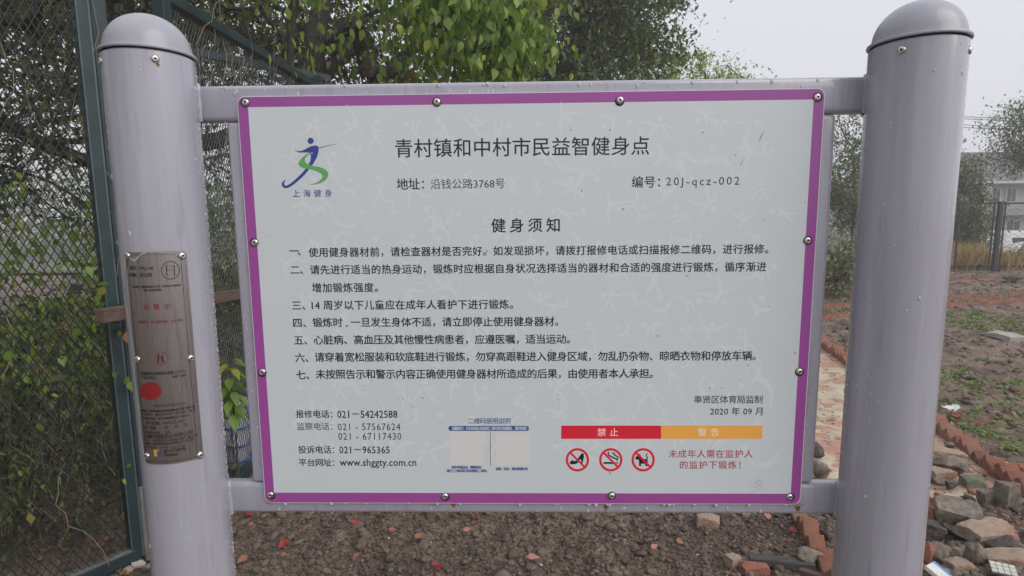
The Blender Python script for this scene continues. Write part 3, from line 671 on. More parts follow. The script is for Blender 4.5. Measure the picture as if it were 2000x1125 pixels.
for k, y in enumerate((1.85, 3.81, 5.73, 7.63)):
    o = MB().bar((-1.6, y, 2.46), (-1.6, y+1.90, 2.46), .05, .05).out('top_rail', M['fence'], fen); bevel_obj(o, .004)
    o = MB().bar((-1.6, y, .05), (-1.6, y+1.90, .05), .05, .05).out('bottom_rail', M['fence'], fen); bevel_obj(o, .004)
f2 = empty('mesh_fence', (-2.9, 9.6, 0), 'farther dark green fence rail crossing behind the trunk of the camphor tree', 'fence')
MB().bar((-1.62, 4.1, 2.60), (-2.55, 2.9, 2.60), .05, .05).out('brace_rail', M['fence'], f2)
# wooden bar tied across gate and fence
wa = XP(194, 618, -1.60); wb2 = XP(475, 573, -1.545)
wd_ = (Vector(wb2)-Vector(wa)).normalized()
bar = MB().bar(Vector(wa), Vector(wb2)+wd_*.35, .04, .055).out('wooden_bar', M['wood'], label='weathered brown wooden bar tied across the green gate and fence', cat='wooden bar'); bevel_obj(bar, .004)
tie = MB(); ct = Vector(wa)+wd_*.10
R3 = wd_.to_track_quat('Z', 'Y').to_matrix()
pts = [ct+R3 @ Vector((math.cos(a)*.036*(1.0), math.sin(a)*.036, .015*math.sin(a))) for a in np.linspace(0, 2*math.pi, 17)]
tie.tube(pts, .0025, 6).out('tie_wire', M['wire'], label='dark wire looped round the wooden bar', cat='wire')

# climbing vine on the gate: thin stems and leaves
def stems(name, root, n, base_fn, seed, hmax, r=.0016, step=.06, wob=.05):
    rr = random.Random(seed); A = []; B = []
    for i in range(n):
        p = base_fn(rr); dx = 0; hh = rr.uniform(.3, 1)*hmax; k = int(hh/step); dirn = rr.choice((-1, 1)) if rr.random() < .3 else 1
        for j in range(k):
            dx = .75*dx+rr.gauss(0, wob*.35); q = p+gd_cur*dx+np.array([0, 0, step*rr.uniform(.5, 1.3)*dirn])+nn_cur*rr.gauss(0, .006)
            if q[2] > 2.6 or q[2] < .02: break
            A.append(p); B.append(q); p = q
    V, F = segs(A, B, r, r*.9, 5)
    return build(name, V, F, M['twig'], root, kind='stuff')
vine = empty('climbing_vine', tuple(gp(.6, 0)), 'pale stemmed vine with fresh green leaves climbing the gate mesh', 'vine')
gd_cur, nn_cur = gd, nv
stems('stem', vine, 46, lambda rr: gp(rr.uniform(.02, 1.2), rr.uniform(.1, 2.1))+nv*rr.uniform(-.03, .012), 5, 1.1)
rng = np.random.default_rng(77); cnt = 0; tries = 0
cl = [(rng.uniform(-20, 232), rng.uniform(360, 760), rng.uniform(-.5, -.02)) for _ in range(48)]
allp = []
for cx, cy, dep in cl:
    if cy < 450 and rng.random() < .5: continue
    d = ray(cx, cy); den = np.dot(d, nv); t = (np.dot(GP+nv*dep-CAM_POS, nv))/den; P0 = CAM_POS+t*d
    for k in range(9):
        allp.append(P0+rng.normal(size=3)*np.array([.07, .07, .07]))
allp = allp[:300]
for p in allp:
    dd = np.array([rng.normal()*.5, rng.normal()*.5, -.9+rng.normal()*.4]); nn = nv*1.0+rng.normal(size=3)*.5+np.array([0, 0, .6])
    place_leaf(VINEM, vine, p, dd, nn, float(rng.uniform(.028, .05)))
# the many leaves deeper in
n = 5200; c = rng.uniform(0, 1, (n, 3)); pos = GP+gd*(c[:, 0:1]*1.7-.1)-nv*(.06+c[:, 1:2]**1.5*.7)+np.array([0, 0, 1])*(.30+c[:, 2:3]**.85*1.15)
gate_n = fbm(pos[:, 0]*3+pos[:, 1]*2, pos[:, 2]*3, .6, 4, 2) > -.02; pos = pos[gate_n]; n = len(pos)
V, F = scatter(*LEAF, pos, rdir(n, rng)*.6+np.array([0, 0, -.8]), rdir(n, rng)*.6+np.array([0, 0, 1])+nv*.5, np.stack([rng.uniform(.012, .032, n), rng.uniform(.022, .052, n), rng.uniform(.03, .05, n)], 1))
build('foliage', V, F, M['leaf_bright'], vine, kind='stuff')
n = 5200; c = rng.uniform(0, 1, (n, 3)); pos = GP+gd*(c[:, 0:1]*2.6-.6)-nv*(.25+c[:, 1:2]*1.3)+np.array([0, 0, 1])*(.02+c[:, 2:3]**1.4*.85)
V, F = scatter(*KITE, pos, rdir(n, rng), rdir(n, rng), rng.uniform(.03, .07, n)); build('undergrowth', V, F, M['leaf_canopy'], kind='stuff', label='dark low growth right behind the foot of the gate')
# dead tangle low on the gate
n = 900; A = GP+gd*rng.uniform(0, 1.5, (n, 1))-nv*rng.uniform(.02, .35, (n, 1))+np.array([0, 0, 1])*rng.uniform(.05, 1.0, (n, 1)); B = A+rng.normal(size=(n, 3))*np.array([.05, .05, .10])
V, F = segs(A, B, .0015, .001, 3); build('dead_tangle', V, F, M['twig'], vine, kind='stuff')
# leaves that poke through near the post
for (cx, cy, s) in ((202, 560, .05), (212, 555, .05), (195, 575, .045), (205, 590, .04), (170, 520, .045), (182, 500, .04), (252, 735, .045), (250, 745, .05), (255, 765, .04), (232, 645, .03), (150, 640, .05), (255, 905, .03), (240, 935, .03)):
    d = ray(cx, cy); t = np.dot(GP+nv*.06-CAM_POS, nv)/np.dot(d, nv); p = CAM_POS+t*d
    place_leaf(VINEM, vine, p, (rng.normal()*.6, 0, -.7+rng.normal()*.5), nv+np.array([0, 0, .6]), s)
gd_cur, nn_cur = np.array([0, 1.0, 0]), np.array([1.0, 0, 0])
vine2 = empty('climbing_vine', (-1.58, 3.2, 0), 'bare pale stemmed creeper tangled on the long mesh fence', 'vine')
stems('stem', vine2, 46, lambda rr: np.array([-1.575, rr.uniform(1.9, 4.6), rr.uniform(1.0, 2.35)]), 6, 1.0, wob=.07)
n = 1500; pos = np.stack([rng.uniform(-2.4, -1.75, n), rng.uniform(1.9, 6, n), rng.uniform(.1, 1.15, n)], 1)
V, F = scatter(*LEAF, pos, rdir(n, rng)*.6+np.array([0, 0, -.8]), rdir(n, rng)*.6+np.array([0, 0, 1]), rng.uniform(.03, .07, n))
build('foliage', V, F, M['leaf_canopy'], vine2, kind='stuff')
orl = XP(237, 655, -1.60)
oo = link('fallen_leaf', raw_mesh('fallen_leaf', np.array([v.co[:] for v in LEAFM[0].vertices]), [tuple(p.vertices) for p in LEAFM[0].polygons], M['brownleaf'], True)); 
oo.matrix_world = Matrix.Translation(Vector(orl)+Vector((.03, 0, .02))) @ leaf_rot((.1, .1, -1), (.3, -1, .2)).to_4x4() @ Matrix.Scale(.075, 4); tag(oo, 'curled orange-brown leaf caught just below the wooden bar', 'leaf')
# seedling in the gap, sack behind the fence
sp = XP(452, 780, -1.50); sap = empty('sapling', (sp[0], sp[1], 0), 'young plant with fresh green leaves seen between left post and board', 'plant')
top = np.array([sp[0], sp[1], XP(452, 722, -1.50)[2]]); MB().tube([(sp[0], sp[1], 0), (sp[0]+.01, sp[1], .4), tuple(top)], [.006, .005, .003], 6).out('stem', M['bark'], sap)
for k in range(34):
    a = k*2.4; q = top+np.array([math.cos(a)*.03, math.sin(a)*.03, -.009*k+.06]); dn = np.array([math.cos(a), math.sin(a), -.35-.02*k])
    place_leaf(VINEM, sap, q, dn, (0, 0, 1), .070+.0008*k)
sk = XP(468, 880, -1.68); V, F = ico(3, 5, .05)
V = V*np.array([.11, .15, .24])*1.0; V = V+np.array([sk[0], sk[1], .25])
sack = empty('woven_sack', (sk[0], sk[1], 0), 'white woven sack with blue straps behind the mesh beside the left post', 'sack')
build('bag', V, F, M['sack'], sack, True)
for zz in (.12, .22, .32, .42):
    rr_ = math.sqrt(max(0, 1-((zz-.25)/.24)**2)); MB().tube([(sk[0]+.118*rr_*math.cos(a), sk[1]+.158*rr_*math.sin(a), zz+.02*math.sin(a*2)) for a in np.linspace(0, 2*math.pi, 21)], .006, 5).out('strap', M['sackblue'], sack)
for aa in (-1.2, -.4, .4):
    MB().tube([(sk[0]+.118*math.cos(t)*math.cos(aa), sk[1]+.158*math.cos(t)*math.sin(aa), .25+.245*math.sin(t)) for t in np.linspace(-1.3, 1.3, 12)], .005, 5).out('strap', M['sackblue'], sack)
q = XP(458, 812, -1.66); V, F = ico(2, 8, .2); oo = build('plastic_scrap', V*np.array([.03, .05, .07])+np.array([q[0], q[1], q[2]]), F, M['sackorange'], None, loc=(q[0], q[1], q[2]-.06))
tag(oo, 'crumpled orange plastic scrap caught on the fence above the white sack', 'scrap')

# ------------------------------------------------------------------ path, edging, bed
def brick_template(seed, L=.24, W=.115, T=.053, chip=.0):
    bm = bmesh.new(); bmesh.ops.create_cube(bm, size=1.0); rr = random.Random(seed)
    for v in bm.verts: v.co = Vector((v.co.x*L, v.co.y*W, v.co.z*T))
    if chip:
        for v in bm.verts:
            if rr.random() < .45: v.co *= 1-rr.uniform(.04, .16)*chip
    bmesh.ops.bevel(bm, geom=bm.edges[:], offset=.005, segments=1, affect='EDGES', profile=.5)
    for v in bm.verts: v.co += Vector((rr.gauss(0, .0012), rr.gauss(0, .0012), rr.gauss(0, .001)))
    V = np.array([v.co[:] for v in bm.verts]); F = [tuple(v.index for v in f.verts) for f in bm.faces]; bm.free(); return V, F
BR = [raw_mesh('brick', *brick_template(s, chip=.45), M['brick']) for s in range(6)]
PB = [raw_mesh('brick', *brick_template(20+s, chip=.6), M['pathbrick']) for s in range(5)]
path = build('brick_path', [(PL(1.0)-.02, 1.0, -.068), (PRt(1.0)+.02, 1.0, -.068), (PRt(6.6)+.02, 6.6, -.068), (PL(6.6)-.02, 6.6, -.068)], [(0, 1, 2, 3)], M['sand'], kind='structure', label='sandy brick path leading away behind the right post')
rr = random.Random(3); pa = math.atan(.187)
for i in range(44):
    y = 1.15+i*.124
    for j in range(6):
        t = -.06+j*.252+(.126 if i % 2 else 0)
        if t > 1.22: continue
        x = PL(y)+t+.04
        o = bpy.data.objects.new('brick', rr.choice(PB)); COL.objects.link(o); o.parent = path
        o.location = (x, y-t*.187, -.0385+rr.uniform(-.005, .006)); o.rotation_euler = (rr.gauss(0, .012), rr.gauss(0, .012), -pa+rr.gauss(0, .012)+(math.pi if rr.random() < .5 else 0))
sx = np.linspace(0, 1, 90); sy = np.linspace(1.0, 6.6, 280); SX, SY = np.meshgrid(sx, sy)
WX = PL(SY)+.02+SX*(PRt(SY)-PL(SY)-.04)
SZ = -.0110+.024*fbm(WX, SY*1.6, .42, 31, 4, .55)+.006*fbm(WX, SY, .06, 33, 2)
ii = (np.arange(279)[:, None]*90+np.arange(89)[None]).ravel()
build('sand', np.stack([WX, SY, SZ], -1).reshape(-1, 3), np.stack([ii, ii+1, ii+91, ii+90], 1), M['sand'], smooth=True, kind='stuff', label='pale sand spread over the path bricks')

def edging(p0, p1, label, seed, top=.078, gap=.0, wid=.85):
    rr = random.Random(seed); p0 = Vector((p0[0], p0[1], 0)); p1 = Vector((p1[0], p1[1], 0)); d = (p1-p0).normalized(); n = int((p1-p0).length/.083)
    root = empty('brick_edging', tuple(p0), label, 'brick edging', 'sawtooth brick edgings of the beds')
    s2 = math.sqrt(.5)
    for i in range(n):
        if rr.random() < gap: continue
        a = (d*s2+Vector((0, 0, s2))).normalized(); b = (-d*s2+Vector((0, 0, s2))).normalized(); w = a.cross(b)
        tz = top+rr.uniform(-.020, .016); corner = p0+d*(i*.083+rr.uniform(-.006, .006))+Vector((0, 0, tz)); c = corner-a*.12-b*.0265
        m = Matrix((a, w, b)).transposed().to_4x4()
        o = bpy.data.objects.new('brick', rr.choice(BR)); COL.objects.link(o); o.parent = root
        o.matrix_local = Matrix.Translation(c-p0+Vector((0, 0, 0))) @ m @ Matrix.Diagonal((1, wid, 1, 1)) @ Matrix.Rotation(rr.gauss(0, .09), 4, 'Z') @ Matrix.Rotation(rr.gauss(0, .10), 4, 'Y')
    return root
edging(G(1612, 1120)+np.array([-.02, -.15, 0]), (PL(5.6), 5.6), 'sawtooth brick edging along the left side of the brick path', 1, wid=.6)
edging((PRt(1.3)-.02, 1.3), (PRt(5.9), 5.9), 'sawtooth brick edging between brick path and weedy bed', 2)
edging(G(1560, 608), G(2040, 572), 'far brick edging row, the rear one of the close pair', 3, .075, .04)
edging(G(1560, 627), G(2040, 584), 'far brick edging row, the front one of the close pair', 4, .075, .04)
edging(G(1700, 547), G(2040, 543), 'farthest low brick edging row in front of the black fence', 5, .06, .1)

# soil clods, chips (uncountable)
def clods(name, n, xr, yr, size, mt, label, seed, sub=1, flat=.75, templates=4, mask=None, power=2.2):
    rng = np.random.default_rng(seed); Vs = []; Fs = []; off = 0
    for t in range(templates):
        TV, TF = ico(sub, seed*10+t, .16, flat); k = n//templates
        x = rng.uniform(*xr, k); y = rng.uniform(*yr, k)
        if mask is not None:
            q = mask(x, y); x, y = x[q], y[q]; k = len(x)
        s = size[0]+(size[1]-size[0])*rng.uniform(0, 1, k)**power
        z = ground_z(x, y)+s*.25
        V, F = scatter(TV, TF, np.stack([x, y, z], 1), rdir(k, rng)*np.array([1, 1, .25]), rdir(k, rng)*.4+np.array([0, 0, 1]), np.stack([s*rng.uniform(.7, 1.3, k), s*rng.uniform(.7, 1.3, k), s*rng.uniform(.6, 1, k)], 1))
        Vs.append(V); Fs.append(F+off); off += len(V)
    return build(name, np.concatenate(Vs), np.concatenate(Fs), mt, kind='stuff', label=label)
offpath = lambda x, y: (x < PL(y)-.04) | (x > PRt(y)+.05) | (y > 6.6)
clods('soil_clods', 7000, (-1.55, 1.45), (1.15, 2.7), (.004, .017), M['clod'], 'small clods covering the bare soil below the board', 1, 1, .8, mask=offpath, power=1.6)
clods('soil_clods', 1500, (-1.55, 1.45), (1.15, 3.2), (.010, .034), M['clod'], 'larger clods lying on the bare soil below the board', 2, 2, .75, mask=offpath, power=2.6)
clods('soil_crumbs', 26000, (-1.55, 1.45), (1.15, 2.4), (.0015, .006), M['clod'], 'fine crumbs on the bare soil', 3, 0 or 1, .9, mask=offpath, power=1.4) if False else None
TVo = np.array([(1, 0, 0), (-1, 0, 0), (0, 1, 0), (0, -1, 0), (0, 0, .8), (0, 0, -.8)]); TFo = np.array([(0, 2, 4), (2, 1, 4), (1, 3, 4), (3, 0, 4), (2, 0, 5), (1, 2, 5), (3, 1, 5), (0, 3, 5)])
def octs(name, n, xr, yr, size, mt, label, seed, flat=1.0, mask=None, lift=.3):
    rng = np.random.default_rng(seed); x = rng.uniform(*xr, n); y = rng.uniform(*yr, n)
    if mask is not None: q = mask(x, y); x, y = x[q], y[q]
    n = len(x); s = size[0]+(size[1]-size[0])*rng.uniform(0, 1, n)**2; z = ground_z(x, y)+s*lift
    V, F = scatter(TVo, TFo, np.stack([x, y, z], 1), rdir(n, rng)*np.array([1, 1, .4]), rdir(n, rng)*.5+np.array([0, 0, 1]), np.stack([s*rng.uniform(.5, 1.4, n), s*rng.uniform(.5, 1.3, n), s*flat*rng.uniform(.4, 1, n)], 1))
    return build(name, V, F, mt, kind='stuff', label=label)
octs('soil_crumbs', 70000, (-1.55, 1.5), (1.15, 2.5), (.0018, .0075), M['clod'], 'fine crumbs all over the bare soil below the board', 5, mask=offpath)
octs('gravel_chips', 1300, (-1.55, 1.5), (1.15, 2.6), (.003, .012), M['chips'], 'scattered brick chips and pale gravel in the soil', 6, .5, mask=offpath, lift=.5)
infield = lambda x, y: (x > PRt(y)+.06)
clods('field_clods', 6500, (2.6, 9.5), (2.0, 9.0), (.008, .040), M['clod'], 'rough clods of the weedy bed right of the path', 7, 1, .6, mask=infield, power=2.5)
clods('field_clods', 2600, (4.0, 13), (8.6, 12.8), (.015, .05), M['clod'], 'clods of the far bed before the black fence', 8, 1, .6, power=2.2)
octs('path_crumbs', 2200, (1.4, 3.1), (1.3, 4.6), (.003, .014), M['chips'], 'loose crumbs of brick and mortar on the path', 9, .7, mask=lambda x, y: ~offpath(x, y), lift=.5).location.z += .062
rng = np.random.default_rng(55); N = 900; x = rng.uniform(-1.5, 1.4, N); y = rng.uniform(1.2, 2.4, N); A = np.stack([x, y, ground_z(x, y)+rng.uniform(.004, .014, N)], 1); B = A+rng.normal(size=(N, 3))*np.array([.018, .012, .003])
V, F = segs(A, B, .0009, .0006, 3); build('straw_bits', V, F, M['twig'], kind='stuff', label='bits of pale straw and twig trodden into the soil')
N = 420; x = rng.uniform(-1.5, 1.4, N); y = rng.uniform(1.2, 2.4, N)
V, F = scatter(*KITE, np.stack([x, y, ground_z(x, y)+.009], 1), rdir(N, rng)*np.array([1, 1, .2]), rdir(N, rng)*.35+np.array([0, 0, 1]), rng.uniform(.008, .022, N))
build('leaf_fragments', V, F, M['litter'], kind='stuff', label='small brown leaf fragments in the soil below the board')
# weeds and litter in the bed
rng = np.random.default_rng(5)
n = 1900; cx = rng.uniform(2.7, 10.5, n); cy = rng.uniform(2.3, 9.2, n); ok = (cx > PRt(cy)+.12) & (fbm(cx, cy, 1.1, 12, 3) > -.05+.0*cx); cx, cy = cx[ok], cy[ok]
k = 30; idx = np.repeat(np.arange(len(cx)), k); N = len(idx); rad = rng.uniform(.02, .09, len(cx))
x = cx[idx]+rng.normal(size=N)*rad[idx]; y = cy[idx]+rng.normal(size=N)*rad[idx]; z = ground_z(x, y)
V, F = scatter(*LEAFS, np.stack([x, y, z+.004], 1), rdir(N, rng)*np.array([1, 1, .5])+np.array([0, 0, .35]), rdir(N, rng)*.4+np.array([0, 0, 1]), rng.uniform(.015, .052, N))
build('weeds', V, F, M['leaf_weed'], kind='stuff', label='small green weeds scattered over the bed')
N = 5200; x = rng.uniform(2.7, 9.5, N); y = rng.uniform(2.0, 9.0, N); ok = x > PRt(y)+.06; x, y = x[ok], y[ok]; N = len(x)
V, F = scatter(*KITE, np.stack([x, y, ground_z(x, y)+.012], 1), rdir(N, rng)*np.array([1, 1, .2]), rdir(N, rng)*.35+np.array([0, 0, 1]), rng.uniform(.02, .055, N))
build('leaf_litter', V, F, M['litter'], kind='stuff', label='brown leaf litter lying in the weedy bed')
N = 420; x = rng.uniform(-1.55, -1.2, N); y = rng.uniform(1.9, 3.6, N)
V, F = scatter(*LEAF, np.stack([x, y, ground_z(x, y)+rng.uniform(.01, .06, N)], 1), rdir(N, rng)*np.array([1, 1, .4]), rdir(N, rng)*.6+np.array([0, 0, 1]), rng.uniform(.04, .08, N))
build('fallen_leaves', V, F, M['redleaf'], kind='stuff', label='dark red fallen leaves drifted along the foot of the green fence')
N = 2500; x = rng.uniform(-3.4, -1.62, N); y = rng.uniform(.4, 2.6, N)
V, F = scatter(*KITE, np.stack([x, y, ground_z(x, y)+.012], 1), rdir(N, rng)*np.array([1, 1, .3]), rdir(N, rng)*.5+np.array([0, 0, 1]), rng.uniform(.02, .06, N))
build('leaf_litter', V, F, M['litter'], kind='stuff', label='dead leaves and litter on the ground behind the gate')
# dry grass by the black fence
N = 9000; x = rng.uniform(9.0, 16.5, N); y = rng.uniform(13.0, 14.3, N); hh = .20+.26*np.clip(fbm(x, y, 1.0, 6, 2)+.45, 0, 1)
hmul = np.where((x > 10.2) & (x < 11.2), 1.25, 1.0)
V, F = scatter(BLADE[0]*np.array([1.0, 1, 1]), BLADE[1], np.stack([x, y, hills(x, y)-.02], 1), rdir(N, rng)*.45+np.array([0, 0, 1]), rdir(N, rng)*np.array([1, 1, .1]), np.stack([np.full(N, .45), hh*hmul*rng.uniform(.5, 1.45, N)*1.1, hh*1.3], 1))
build('dry_grass', V, F, M['leaf_dry'], kind='stuff', label='tall straw-yellow dry grass behind the black fence')
q = YP(1975, 500, 13.6); V, F = ico(2, 3, .25); tag(build('plastic_bag', V*np.array([.10, .06, .10])+q, F, M['bluebag'], None, loc=tuple(q)), 'bright blue plastic bag in the dry grass behind the fence', 'plastic bag')

# ------------------------------------------------------------------ rubble, each piece a thing
def rock(seed, dims, cuts=9, amp=.015, sub=4):
    V, F = ico(sub, 0, 0); rr = random.Random(seed)
    for _ in range(cuts):
        d = np.array([rr.gauss(0, 1) for _ in range(3)]); d /= np.linalg.norm(d); lim = rr.uniform(.42, .8); h = V@d; V = V-np.clip(h-lim, 0, None)[:, None]*d
    n = np.array([rr.uniform(-1, 1) for _ in range(len(V))]); V = V*(1+amp*n)[:, None]
    lo, hi = V.min(0), V.max(0); V = (V-(lo+hi)/2)/(hi-lo)*np.array(dims); return V, F
def chunk(seed, dims, amp=.012, chipn=6):
    """A broken brick or slab: a box of many facets with corners knocked off."""
    n = 9; rr = random.Random(seed); bm = bmesh.new(); bmesh.ops.create_cube(bm, size=1.0)
    bmesh.ops.subdivide_edges(bm, edges=bm.edges[:], cuts=n, use_grid_fill=True)
    V = np.array([v.co[:] for v in bm.verts]); F = [tuple(v.index for v in f.verts) for f in bm.faces]; bm.free()
    for _ in range(chipn):
        d = np.array([rr.choice((-1, 1))*rr.uniform(.3, 1) for _ in range(3)]); d /= np.linalg.norm(d); m = (V@d).max(); lim = m*rr.uniform(.72, .93); h = V@d; V = V-np.clip(h-lim, 0, None)[:, None]*d
    V = V*np.array(dims); s = min(dims); V = V+np.array([[rr.gauss(0, 1) for _ in range(3)] for _ in range(len(V))])*amp*s
    return V, F
from mathutils import noise as mnoise
def rough(V, dims, seed, a):
    s = min(dims); out = []
    for v in V:
        p = Vector(v)/s*1.3+Vector((seed*1.7, seed*.3, 0)); q = mnoise.fractal(p, .8, 2.1, 5); r = mnoise.fractal(p*4+Vector((9, 0, 0)), .9, 2.1, 3)
        n = Vector(v).normalized(); out.append(np.array(v)+np.array(n)*s*a*(q+.35*r))
    return np.array(out)
def rubble(kind, px, py, w, h, dp, mt, label, rot=(0, 0, 0), seed=0, z=0.0, cat=None, name=None, y_off=0.0):
    """px,py: where its foot meets the ground; w,h in pixels there; dp its depth in metres."""
    g = G(px, py, z); dist = (g-CAM_POS)@CF; W = w/FPX*dist; H = h/FPX*dist*1.05
    V, F = (rock if kind == 'rock' else chunk)(seed+int(px), (W, dp, H)); V = rough(V, (W, dp, H), seed+px, .13 if kind == 'rock' else .05)
    me = raw_mesh(name or 'rubble', V, F, M[mt], False)
    o = link(name or ('stone_lump' if kind == 'rock' else 'broken_brick'), me, None, (g[0], g[1]+dp*.5+y_off, z+H*.46), tuple(R_(a) for a in rot))
    return tag(o, label, cat or ('rock' if kind == 'rock' else 'brick'), 'rubble by the path')
PZ = -.012
RUB = [
 ('chunk', 1858, 905, 62, 20, .10, 'tanbrick', 'long tan broken brick lying against the edging above the grey lump', (0, 6, -12)),
 ('rock', 1872, 935, 78, 38, .12, 'greyrock', 'rough grey concrete lump below the long tan brick', (0, 0, 0)),
 ('chunk', 1842, 942, 52, 20, .09, 'tanbrick', 'short red-fronted brick left of the grey lump', (0, 4, 8)),
 ('rock', 1821, 948, 22, 28, .06, 'darkrock', 'dark lump touching the right post beside the short red-fronted brick', (0, 0, 0)),
 ('chunk', 1852, 950, 44, 7, .05, 'greyrock', 'thin grey shard beneath the short red-fronted brick', (0, 5, 5)),
 ('rock', 1864, 962, 24, 20, .05, 'darkrock', 'small dark stone right of the thin grey shard', (0, 0, 0)),
 ('chunk', 1908, 956, 42, 20, .06, 'mossrock', 'mossy grey-green block standing alone on the sand', (0, 2, 4)),
 ('rock', 1898, 988, 22, 19, .045, 'darkrock', 'small near-black cube of stone on the red path bricks', (0, 0, 10)),
 ('chunk', 1937, 992, 34, 34, .05, 'greyrock', 'brown-grey wedge leaning left of the upright half brick', (0, -12, 10)),
 ('chunk', 1976, 1000, 40, 54, .07, 'greyrock', 'upright grey half brick at the right edge of the path', (0, 3, 18)),
 ('rock', 1990, 1006, 30, 14, .06, 'darkrock', 'flat dark stone at the foot of the upright half brick', (0, 0, 0)),
 ('chunk', 1884, 1036, 78, 40, .13, 'greyrock', 'biggest concrete chunk with a pale flat top', (14, 8, -20)),
 ('chunk', 1914, 1006, 38, 6, .06, 'palerock', 'thin pale slab behind the biggest concrete chunk', (4, 3, 0)),
 ('chunk', 1830, 1022, 36, 30, .09, 'brick', 'red broken brick against the right post below the thin pale slab level', (0, 5, 14)),
 ('rock', 1828, 1068, 48, 46, .09, 'darkrock', 'rough dark clump against the right post', (0, 0, 0)),
 ('chunk', 1898, 1072, 96, 12, .16, 'darkrock', 'leaning black-sided slab left of the large tan slab', (-28, 24, -18)),
 ('chunk', 1948, 1066, 104, 27, .12, 'tanbrick', 'large tan slab with a flat sunlit top near the right edge', (8, 3, 14)),
 ('chunk', 1879, 1098, 19, 21, .04, 'tanbrick', 'small brown cube in front of the black-sided slab', (0, 8, 20)),
 ('rock', 1842, 1108, 46, 40, .08, 'greyrock', 'rough grey-brown lump beside the foot of the right post', (0, 0, 0)),
 ('rock', 1815, 1112, 34, 48, .08, 'brick', 'reddish brick lump touching the lower right post', (0, 10, 0)),
 ('rock', 1922, 1116, 42, 50, .08, 'greyrock', 'upright two-tone rock in front of the large tan slab', (0, 0, 0)),
 ('chunk', 1882, 1122, 46, 18, .07, 'tanbrick', 'flat broken brick at the bottom of the pile, left of the upright two-tone rock', (0, 4, 6)),
 ('chunk', 1978, 1114, 78, 24, .08, 'tanbrick', 'long flat brick right of the upright two-tone rock', (4, -7, -12)),
 ('chunk', 1974, 1090, 56, 22, .09, 'darkrock', 'dark brick with a pale upper edge under the large tan slab', (-10, -10, 8)),
 ('chunk', 1926, 1022, 9, 9, .02, 'paper', 'tiny white cube between the pale slab and the large tan slab', (0, 10, 20)),
 ('rock', 1992, 1034, 18, 14, .04, 'brick', 'small orange-red brick chip near the right edge', (0, 0, 0)),
 ('rock', 1862, 880, 20, 12, .05, 'greyrock', 'small flat stone against the edging above the long tan brick', (0, 0, 0)),
 ('rock', 1958, 908, 44, 24, .10, 'darkrock', 'dark stone on the bed side of the edging', (0, 0, 0)),
 ('chunk', 1980, 924, 26, 15, .06, 'palerock', 'pale pinkish chunk on the edging near the right edge', (0, 14, 0)),
 ('rock', 1996, 928, 20, 22, .05, 'brick', 'red lump on the edging beside the pale pinkish chunk', (0, 0, 0)),
 ('rock', 1600, 898, 28, 28, .07, 'darkrock', 'upper dark stone seen in the gap between board and right post', (0, 0, 0)),
 ('rock', 1612, 942, 40, 38, .09, 'greyrock', 'lower grey stone seen in the gap between board and right post', (0, 0, 0)),
 ('rock', 1596, 950, 30, 12, .06, 'darkrock', 'flat dark stone just above the lower cross beam at right', (0, 0, 0)),
 ('chunk', 1386, 1032, 42, 20, .07, 'tanbrick', 'half brick lying alone in the soil under the board', (0, 3, -8)),
 ('chunk', 1436, 1112, 28, 20, .05, 'tanbrick', 'tan brick piece at the left end of the charred plank', (0, 6, 25)),
 ('chunk', 1478, 1128, 52, 18, .06, 'brick', 'red brick piece in front of the charred plank', (0, 0, 8)),
 ('rock', 1590, 1118, 56, 34, .09, 'greyrock', 'large grey clump beside the left path edging', (0, 0, 0)),
 ('rock', 1626, 1010, 30, 30, .07, 'darkrock', 'dark lump beneath the right end of the lower cross beam', (0, 0, 0)),
 ('rock', 1615, 1065, 30, 32, .07, 'darkrock', 'dark clump between the path edging and the right post', (0, 0, 0)),
 ('chunk', 1992, 668, 40, 10, .35, 'palerock', 'pale flat slab lying in the weedy bed at the right edge', (2, 2, 0)),
 ('rock', 1990, 553, 34, 16, .3, 'darkrock', 'dark rock at the far bed near the black fence', (0, 0, 0)),
 ('rock', 262, 1118, 26, 16, .05, 'palerock', 'pale stone at the foot of the gate post', (0, 0, 0)),
 ('rock', 244, 1126, 22, 14, .05, 'tanbrick', 'brownish stone under the gate bottom rail', (0, 0, 0)),
 ('rock', 284, 1120, 20, 14, .05, 'greyrock', 'small grey stone beside the left post foot', (0, 0, 0)),
]
for i, (kd, px, py, w, h, dp, mt, lab, rot) in enumerate(RUB): rubble(kd, px, py, w, h, dp, mt, lab, rot, seed=i*7, z=(PZ if px > 1640 and py > 860 else 0.0))
# smaller rubble filling the heap
def heap(name, n, x0, x1, y0, y1, label, seed, mt):
    rng = np.random.default_rng(seed); Vs = []; Fs = []; off = 0
    for t in range(3):
        TV, TF = ico(1, seed+t, .18, .7); k = n//3; P = np.array([G(a, b, -.01) for a, b in zip(rng.uniform(x0, x1, k), rng.uniform(y0, y1, k))])
        s = .006+.024*rng.uniform(0, 1, k)**2.2; P[:, 2] += s*.3
        V, F = scatter(TV, TF, P, rdir(k, rng)*np.array([1, 1, .3]), rdir(k, rng)*.4+np.array([0, 0, 1]), np.stack([s*1.2, s, s*.8], 1)); Vs.append(V); Fs.append(F+off); off += len(V)
    build(name, np.concatenate(Vs), np.concatenate(Fs), mt, kind='stuff', label=label)
heap('brick_rubble', 420, 1790, 2030, 985, 1140, 'small grey rubble filling the heap at lower right', 4, M['greyrock'])
heap('brick_rubble', 160, 1790, 2030, 900, 1140, 'small red brick crumbs among the rubble at lower right', 14, M['brick'])
heap('soil_rubble', 160, 1560, 1640, 1000, 1140, 'broken dark lumps along the left path edging', 24, M['darkrock'])
heap('dark_soil', 900, 1785, 2030, 990, 1145, 'dark soil packed between the pieces of the rubble heap', 34, M['clod'])
